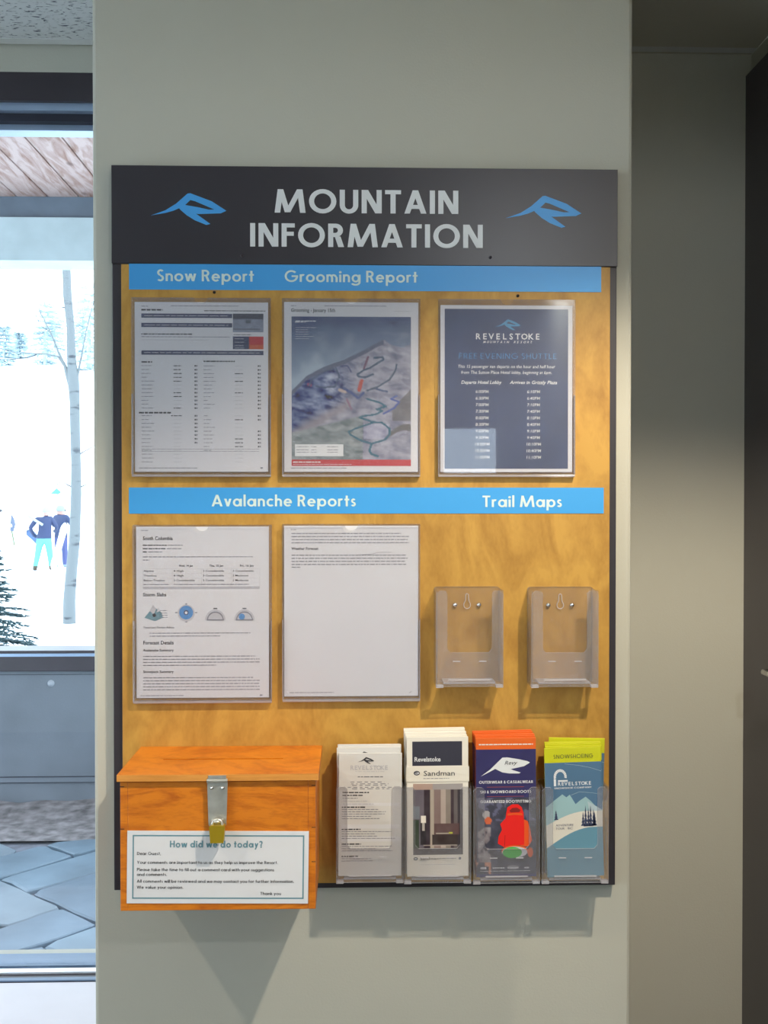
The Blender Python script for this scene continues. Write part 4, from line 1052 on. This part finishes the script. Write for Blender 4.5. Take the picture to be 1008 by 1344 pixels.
struct('trim_5', MB().box(gx0, gx1, YK-.02, YK+.2, Z(346, YK), Z(290, YK)), M['fascia'])
ZSF = Z(262, YK)
so = struct('ceiling_porch', MB().box(gx0, gx1, YW+.25, YK+.6, ZSF+.018, ZSF+.12), M['frame'])
def pinemat(k):
    m = bpy.data.materials.new('knotty_pine'); m.use_nodes = True; nt = m.node_tree; n = nt.nodes; l = nt.links; p = n['Principled BSDF']; p.inputs['Roughness'].default_value = .6
    tc = n.new('ShaderNodeTexCoord'); mp = n.new('ShaderNodeMapping'); mp.inputs['Scale'].default_value = (9, 1.4, 1); mp.inputs['Location'].default_value = (k*3.1, k*7, 0); l.new(tc.outputs['Object'], mp.inputs[0])
    nz = n.new('ShaderNodeTexNoise'); nz.inputs['Scale'].default_value = 2.2; nz.inputs['Detail'].default_value = 6; nz.inputs['Distortion'].default_value = 1.6; l.new(mp.outputs[0], nz.inputs['Vector'])
    r = n.new('ShaderNodeValToRGB'); e = r.color_ramp.elements; e[0].position = .30; e[0].color = (.24, .11, .07, 1); e[1].position = .58; e[1].color = (.50, .37, .34, 1)
    l.new(nz.outputs['Fac'], r.inputs[0])
    mp2 = n.new('ShaderNodeMapping'); mp2.inputs['Scale'].default_value = (6.5, 3.2, 1); mp2.inputs['Location'].default_value = (k*1.7, k*2.3, 0); l.new(tc.outputs['Object'], mp2.inputs[0])
    vo = n.new('ShaderNodeTexVoronoi'); vo.inputs['Scale'].default_value = 1; l.new(mp2.outputs[0], vo.inputs['Vector'])
    r2 = n.new('ShaderNodeValToRGB'); r2.color_ramp.elements[0].position = .06; r2.color_ramp.elements[0].color = (1, 1, 1, 1); r2.color_ramp.elements[1].position = .14; r2.color_ramp.elements[1].color = (0, 0, 0, 1)
    l.new(vo.outputs['Distance'], r2.inputs[0])
    mx = n.new('ShaderNodeMixRGB'); mx.inputs[2].default_value = (.13, .055, .04, 1); l.new(r2.outputs[0], mx.inputs[0]); l.new(r.outputs[0], mx.inputs[1]); l.new(mx.outputs[0], p.inputs['Base Color'])
    return m
PM = [pinemat(k) for k in range(4)]
xs = -1.405
k = -26
while True:
    xa = xs+k*.156; k += 1
    if xa < gx0: continue
    if xa+.156 > gx1: break
    MB().box(xa+.004, xa+.152, YW+.25, YK, ZSF, ZSF+.018).build('soffit_plank', PM[k % 4], so, .003)

# ------------------------------------------------------------------ outside: snow, trees, people
def gz(D):
    "height of the snow at a distance D from the camera"
    P_ = [(4, -.25), (9, .1), (12, .18), (20, -.1), (29.4, -.43), (34, -.3), (50, 3.5), (70, 8.5), (110, 17), (160, 24)]
    for (a, b_), (c, d) in zip(P_, P_[1:]):
        if D <= c: return b_+(d-b_)*(D-a)/(c-a)
    return P_[-1][1]
mb = MB(); vs = []; n_ = 56; rowsY = [YK+.2+ (i_/n_)**2*150 for i_ in range(n_+1)]
for y in rowsY:
    D = y+1.76
    for i_ in range(41):
        x = -1.2*D*.5+(i_/40-.5)*max(24, 2.2*D); vs.append((x, y, gz(D)+.12*fbm(x*.15, y*.15, 3, 6)*(D > 14)))
mb.add(vs, [(j*41+i_, j*41+i_+1, (j+1)*41+i_+1, (j+1)*41+i_) for j in range(n_) for i_ in range(40)], smooth=True)
sg = struct('ground_snow', mb, M['snow'])
def bark():
    m = bpy.data.materials.new('pale_bark'); m.use_nodes = True; nt = m.node_tree; n = nt.nodes; l = nt.links; p = n['Principled BSDF']; p.inputs['Roughness'].default_value = .8
    tc = n.new('ShaderNodeTexCoord'); mp = n.new('ShaderNodeMapping'); mp.inputs['Scale'].default_value = (3, 3, 11); l.new(tc.outputs['Object'], mp.inputs[0])
    nz = n.new('ShaderNodeTexNoise'); nz.inputs['Scale'].default_value = 1.3; nz.inputs['Detail'].default_value = 4; l.new(mp.outputs[0], nz.inputs['Vector'])
    r = n.new('ShaderNodeValToRGB'); e = r.color_ramp.elements; e[0].position = .30; e[0].color = (.045, .05, .06, 1); e[1].position = .40; e[1].color = (.135, .15, .155, 1)
    l.new(nz.outputs['Fac'], r.inputs[0]); l.new(r.outputs[0], p.inputs['Base Color']); return m
M['bark'] = bark(); M['twig'] = mat('twig', (.055, .055, .065), .8)
YT = 12-1.76
base = at(91, 822, YT)
bt = thing('birch_tree', (base.x, YT, base.z), 'slim pale-barked aspen tree standing in the snow outside the window', 'tree')
def limb(pts, name, m, par, n=8, tip=None):
    P_ = []; r_ = []
    for (px, py, wd_, *dy) in pts:
        yy = YT+(dy[0] if dy else 0); P_.append(at(px, py, yy)); r_.append(wd_/2*(yy+1.76)/FPX)
    return MB().tube(P_, r_, n).build(name, m, par)
limb([(91, 835, 19), (91, 815, 17), (91, 787, 16), (94, 747, 15), (98, 707, 14.5), (99, 675, 14), (100, 648, 14), (99.7, 608, 13), (98.6, 567, 13), (98, 527, 13.5), (96.5, 500, 15), (94, 474, 12), (92.5, 428, 10.5), (88.5, 388, 11.5), (87, 345, 11), (88, 280, 9, .1), (84, 200, 7, .1), (86, 100, 5), (84, 0, 3)], 'trunk', M['bark'], bt, 12)
for pts in ([(96, 515, 9), (90, 494, 8), (85, 480, 4), (76, 468, 2.5), (60, 464.5, 1.8), (35, 463.5, 1.5), (17, 462.5, 1.2), (2, 458, .8)],
            [(48, 465.5, 1.5), (34, 470, 1.3), (8, 472, 1.0), (-15, 470, .6)],
            [(86, 482, 4), (77, 463, 2.6), (68, 440, 2.2), (62, 428, 1.6), (53, 410, 1.0), (45, 385, .6)],
            [(66, 436, 1.2, .2), (54, 428, 1.0, .2), (46, 412, .7, .3)],
            [(100, 500, 5), (103, 487, 3), (108, 462, 2), (113, 435, 1.6), (118, 415, 1.4), (126, 385, 1)],
            [(97, 425, 1.4), (88, 428, 1), (76, 429.5, .8), (64, 428, .5)],
            [(100, 600, 2), (108, 594, 1.4), (119, 588, 1.2), (130, 580, .8)], [(104, 640, 2.2), (113, 636, 1.2), (120, 632, .8)],
            [(96, 640, 2.2), (88, 636, 1.6), (82, 632, .8)], [(86, 404, 2), (79, 403, 1)], [(88, 300, 3), (70, 270, 2), (40, 250, 1)], [(88, 260, 3), (110, 220, 2), (140, 190, 1)]):
    limb(pts, 'branch', M['twig'] if max(p_[2] for p_ in pts) < 3 else M['bark'], bt, 6)
# small teal cloth on a cord, hanging beside the trunk
fq = at(75, 645, YT-.1)
# young spruce by the porch
def spruce(loc, h, r, nt_, label, m, seed=1, name='spruce_tree', group=None, dens=1.0, seglen=.05):
    t = thing(name, loc, label, 'tree', group); rr = random.Random(seed)
    MB().tube([(loc[0], loc[1], loc[2]-.1), (loc[0], loc[1], loc[2]+h*.5), (loc[0], loc[1], loc[2]+h)], [.03*h, .02*h, .003*h], 7).build('trunk', M['twig'] if m is M['spruce'] else m, t)
    b = MB()
    for i_ in range(nt_):
        f = i_/nt_; z = loc[2]+h*(.06+.94*f); L = r*(1-f)**.8+.03*h
        nb = max(4, int(9*dens))
        for k in range(nb):
            a = rr.uniform(0, 6.28); dr = Vector((math.cos(a), math.sin(a), -.18+.35*f)); l_ = L*rr.uniform(.75, 1.1)
            s0 = Vector((loc[0], loc[1], z)); side = Vector((-math.sin(a), math.cos(a), 0))
            steps = max(3, int(l_/seglen))
            for q_ in range(steps):
                c = s0+dr*(l_*(q_+.6)/steps)+Vector((0, 0, -.10*l_*(q_/steps)**2)); wd_ = seglen*2.6*(1.15-q_/steps)*(1 if q_ else .5)
                for sg_ in (-1, 1):
                    tip = c+dr*seglen*1.6+side*sg_*wd_+Vector((0, 0, rr.uniform(-.3, .2)*seglen*2)); th_ = seglen*.22
                    b.add([c-dr*th_, c+dr*th_*1.5, tip, c+Vector((0, 0, th_*1.5))], [(0, 1, 2), (0, 2, 3), (1, 3, 2)])
                tip = c+dr*seglen*2+Vector((0, 0, rr.uniform(0, .8)*seglen)); b.add([c-side*seglen*.25, c+side*seglen*.25, tip], [(0, 1, 2)])
    b.build('foliage', m, t); return t
M['spruce'] = mat('spruce_needles', (.018, .055, .065), .6, var=(3, .3)); M['farspruce'] = mat('hazy_needles', (.48, .58, .62), .7, var=(.5, .3))  # far needles coloured pale to imitate haze
sp = at(-22, 860, 7.6); 
spruce((sp.x, 7.6, gz(9.4)-.05), 1.12, .48, 20, 'young dark green spruce at the left edge behind the porch rail', M['spruce'], 3, dens=1.3, seglen=.045)
for k, (px, py, D, h) in enumerate(((59, 482, 90, 5.6), (72, 478, 100, 4.6), (117, 486, 86, 7.4), (109, 488, 103, 4.8), (5, 500, 90, 3.6), (27, 496, 97, 2.6), (138, 488, 90, 7.0))):
    q = at(px, py, D-1.76); z = gz(D)
    spruce((q.x, D-1.76, z-.3), h+max(0, q.z-z), h*.26, 12, ['haze-paled distant conifer left of the aspen trunk', 'small pale conifer just left of the aspen trunk', 'tall pale conifer between the aspen trunk and the window edge', 'short pale conifer right of the aspen trunk', 'faint conifer at the far left of the window view', 'smallest faint conifer on the far snowy slope', 'distant conifer hidden beyond the pillar edge'][k], M['farspruce'], 20+k, 'conifer_tree', 'conifers on the far slope', .8, .35)

# people with snowboards
def suit(name, bands):
    "clothing colours by height on the body: (z, colour), from the feet up"
    m = bpy.data.materials.new(name); m.use_nodes = True; nt = m.node_tree; n = nt.nodes; l = nt.links
    tc = n.new('ShaderNodeTexCoord'); sp_ = n.new('ShaderNodeSeparateXYZ'); l.new(tc.outputs['Object'], sp_.inputs[0])
    dv = n.new('ShaderNodeMath'); dv.operation = 'MULTIPLY'; dv.inputs[1].default_value = .5; l.new(sp_.outputs[2], dv.inputs[0])
    r = n.new('ShaderNodeValToRGB'); r.color_ramp.interpolation = 'CONSTANT'; e = r.color_ramp.elements
    e[0].position = 0; e[0].color = (*bands[0][1], 1); e[1].position = bands[1][0]/2; e[1].color = (*bands[1][1], 1)
    for z, c in bands[2:]: q_ = e.new(z/2); q_.color = (*c, 1)
    l.new(dv.outputs[0], r.inputs[0]); l.new(r.outputs[0], n['Principled BSDF'].inputs['Base Color']); n['Principled BSDF'].inputs['Roughness'].default_value = .7
    return m
def person(loc, yaw, label, m, hat, J):
    "J: joints in the body's own frame (x right, y forward, z up)"
    t = thing('person', loc, label, 'person')
    t.rotation_euler = (0, 0, yaw)
    names = list(J); vs = [J[k][0] for k in names]; idx = {k: i_ for i_, k in enumerate(names)}
    E_ = [('pel', 'waist'), ('waist', 'chest'), ('chest', 'neck'), ('neck', 'head'), ('head', 'crown'), ('chest', 'shL'), ('chest', 'shR'), ('shL', 'elL'), ('elL', 'wrL'), ('wrL', 'paL'), ('shR', 'elR'), ('elR', 'wrR'), ('wrR', 'paR'),
          ('pel', 'hiL'), ('pel', 'hiR'), ('hiL', 'knL'), ('knL', 'anL'), ('anL', 'toL'), ('hiR', 'knR'), ('knR', 'anR'), ('anR', 'toR')]
    rad = [J[k][1] for k in names]; es = [(idx[a], idx[b_]) for a, b_ in E_]
    for s_ in 'LR':     # fingers and thumb
        w_, p_ = Vector(J['wr'+s_][0]), Vector(J['pa'+s_][0]); d = (p_-w_).normalized(); sd = d.cross(Vector((0, 1, 0))).normalized() if abs(d.y) < .9 else Vector((1, 0, 0))
        for k in range(5):
            o_ = (k-1.5)*.021 if k < 4 else -.045; L_ = (.055, .068, .065, .05, .03)[k]
            a_ = p_+sd*o_+d*(.02 if k < 4 else -.03); b__ = a_+d*L_+(Vector((0, .02, 0)))
            vs += [tuple(a_), tuple(b__)]; rad += [.011, .009]; es += [(idx['pa'+s_], len(vs)-2), (len(vs)-2, len(vs)-1)]
    me = bpy.data.meshes.new('body'); me.from_pydata(vs, es, [])
    bm = bmesh.new(); bm.from_mesh(me); ly = bm.verts.layers.skin.verify(); bm.verts.ensure_lookup_table()
    for i_, r_ in enumerate(rad): bm.verts[i_][ly].radius = (r_, r_*.85 if r_ > .12 else r_)
    bm.verts[0][ly].use_root = True; bm.to_mesh(me); bm.free()
    o = bpy.data.objects.new('body', me); COL.objects.link(o); o.parent = t; me.materials.append(m)
    sk = o.modifiers.new('skin', 'SKIN'); sk.use_smooth_shade = True; ss = o.modifiers.new('sub', 'SUBSURF'); ss.levels = 2; ss.render_levels = 2
    h = Vector(J['head'][0])
    def loc_build(mb_, nm, mm):
        ob = mb_.build(nm, mm); ob.parent = t; return ob
    loc_build(MB().lathe([(.118, -.02), (.124, .03), (.115, .09), (.08, .135), (.04, .152), (.0001, .157)], (h.x, h.y-.008, h.z+.02), 'z', 18), 'helmet', hat)
    g_ = MB(); 
    pts = [(h.x+.118*math.sin(a), h.y+.118*math.cos(a)-.005, h.z+.025) for a in [k*math.pi/9-math.pi/3 for k in range(7)]]
    g_.tube(pts, .033, 8); loc_build(g_, 'goggles', M['ink'])
    loc_build(MB().lathe([(.0001, -.0), (.012, .008), (.016, .03), (.006, .05)], (h.x, h.y+.09, h.z-.055), 'z', 8), 'nose', M['skin'])
    mo = MB().box(h.x-.025, h.x+.025, h.y+.083, h.y+.093, h.z-.085, h.z-.077); loc_build(mo, 'mouth', M['lips'])
    return t
M['skin'] = mat('skin', (.55, .33, .25), .5); M['lips'] = mat('lips', (.4, .13, .12), .5)
M['whitehat'] = mat('white_helmet', (.26, .29, .33), .4); M['greyhat'] = mat('grey_knit_hat', (.22, .26, .28), .6)
YP_ = 29.4-1.76
def J_(sL, sR, kneesp=.14, lean=0.0):
    d = {'pel': ((0, 0, .95), .155), 'waist': ((lean*.3, .02, 1.12), .15), 'chest': ((lean*.7, .03, 1.34), .165), 'neck': ((lean, .03, 1.52), .065), 'head': ((lean, .04, 1.62), .095), 'crown': ((lean, .035, 1.70), .085),
         'hiL': ((-.10, 0, .86), .115), 'knL': ((-kneesp-.02, .05, .48), .085), 'anL': ((-kneesp-.09, -.02, .10), .065), 'toL': ((-kneesp-.10, .12, .05), .055),
         'hiR': ((.10, 0, .86), .115), 'knR': ((kneesp, .04, .48), .085), 'anR': ((kneesp+.04, -.02, .10), .065), 'toR': ((kneesp+.05, .12, .05), .055)}
    for s_, a in (('L', sL), ('R', sR)):
        for k, v in zip(('sh', 'el', 'wr', 'pa'), a): d[k+s_] = (v, {'sh': .085, 'el': .06, 'wr': .042, 'pa': .04}[k])
    return d
turq = (.10, .55, .46); nv = (.022, .035, .095); boot = (.06, .045, .03)
s1 = suit('turquoise_and_navy', [(0, boot), (.16, turq), (.90, nv), (1.52, (.5, .3, .25))])
q = at(58, 748, YP_); gl_ = gz(29.4)
p1 = person((q.x, YP_, gl_), R(12), 'person in navy jacket and turquoise trousers walking in the snow', s1, M['whitehat'],
       J_([(-.19, .02, 1.44), (-.36, .0, 1.20), (-.30, .14, 1.02), (-.26, .20, .98)], [(.19, .02, 1.44), (.33, .05, 1.22), (.30, .22, 1.12), (.26, .28, 1.10)], .15, .06))
s2 = suit('all_navy', [(0, (.2, .25, .35)), (.12, (.05, .06, .17)), (.88, nv), (1.52, (.5, .3, .25))])
q2 = at(80, 744, YP_+.9)
p2 = person((q2.x, YP_+.9, gz(30.3)), R(-20), 'person in dark navy ski clothes partly hidden behind the aspen trunk', s2, M['greyhat'],
       J_([(-.19, .02, 1.44), (-.30, .05, 1.22), (-.20, .22, 1.15), (-.15, .28, 1.15)], [(.19, .02, 1.44), (.32, .08, 1.22), (.28, .22, 1.05), (.26, .28, 1.02)], .10, -.03))
s3 = suit('pale_clothes', [(0, (.35, .38, .36)), (.12, (.55, .62, .66)), (.88, (.62, .68, .68)), (1.52, (.5, .3, .25))])
q3 = at(-6, 750, YP_-1)
p3 = person((q3.x, YP_-1, gz(28.4)), R(-60), 'person in pale clothing cut off by the left edge of the photo', s3, M['whitehat'],
       J_([(-.19, .02, 1.44), (-.30, .05, 1.22), (-.28, .2, 1.05), (-.26, .27, 1.03)], [(.19, .02, 1.44), (.42, .12, 1.35), (.62, .20, 1.28), (.69, .22, 1.27)], .10, 0))
def board_(name, a, b_, Yv, wd_, m, label, tip=None):
    "a snowboard or ski lying along the line from pixel a to pixel b_"
    A_, B_ = at(*a, Yv), at(*b_, Yv); d = (B_-A_); L_ = d.length; d.normalize(); n_v = d.cross(Vector((0, 1, 0))).normalized(); mb_ = MB()
    N_ = 14; prof = []
    for k in range(N_+1):
        f = k/N_; w2 = wd_/2*(1-.18*math.sin(math.pi*f)) * min(1, math.sqrt(max(.02, min(f, 1-f)*9)))
        prof.append((f*L_, w2, .06*max(0, (abs(f-.5)-.42)/.08)))
    vs = []; 
    for s_, w2, up_ in prof:
        for sy, sw in ((0, -1), (0, 1), (.012, 1), (.012, -1)): vs.append(A_+d*s_+n_v*w2*sw+Vector((0, sy-up_, 0)))
    fs = []
    for k in range(N_):
        for c in range(4): fs.append((k*4+c, k*4+(c+1) % 4, (k+1)*4+(c+1) % 4, (k+1)*4+c))
    fs += [(3, 2, 1, 0), tuple(N_*4+c for c in range(4))]
    mb_.add(vs, fs); o = mb_.build(name, m, loc=(A_+B_)/2); tag(o, label, 'snowboard' if 'board' in name else 'ski'); return o
board_('snowboard', (36, 696), (57, 717), YP_+.42, .24, mat('navy_board', (.07, .12, .25), .4), 'dark blue snowboard carried low by the person in turquoise trousers')
board_('snowboard', (86, 686), (69, 748), YP_-.35, .20, mat('white_board', (.85, .82, .88), .4), 'white snowboard held upright beside the aspen trunk')
b = MB(); b.tube([at(37, 677, YP_-.3), at(56, 689, YP_-.3)], .035, 8); o = b.build('ski', mat('pale_ski', (.28, .32, .28), .5), loc=at(46, 683, YP_-.3)); tag(o, 'pale thin ski sticking out over the navy jacket shoulder', 'ski')
sv = at(19, 716, YP_-1.2); t = thing('ski_pole', tuple(sv), 'dark handled ski pole leaning out near the left edge of the window', 'ski pole')
MB().tube([at(19, 716, YP_-1.2), at(15.5, 697, YP_-1.2)], .022, 6).build('shaft', mat('olive_shaft', (.12, .15, .08), .5), t)
MB().tube([at(15.5, 697, YP_-1.2), at(17, 688, YP_-1.2), at(16.5, 682, YP_-1.2), at(15.2, 676, YP_-1.2)], [.05, .07, .05, .015], 8).build('grip', mat('grip_blue', (.08, .10, .16), .5), t)
# teal pennant hung from the side twig
YT2 = YT
b = MB(); a1, a2, a3, a4 = at(66, 648, YT2-.15), at(74, 641, YT2-.15), at(80, 646, YT2-.15), at(76, 649, YT2-.15)
for q_ in (0, .02): pass
vs = [a1, a4, a3, a2]; b.add(vs+[v_+Vector((0, .02, 0)) for v_ in vs], [(0, 1, 2, 3), (7, 6, 5, 4), (0, 4, 5, 1), (1, 5, 6, 2), (2, 6, 7, 3), (3, 7, 4, 0)])
o = b.build('pennant', mat('teal_cloth', (.09, .33, .26), .7), loc=a2)
b2 = MB().tube([a2+Vector((0, .01, 0)), at(73, 637, YT2-.12), at(80, 632.5, YT2-.06)], .005, 5).build('cord', M['twig'], o)
tag(o, 'small teal cloth pennant hanging left of the aspen trunk', 'flag')
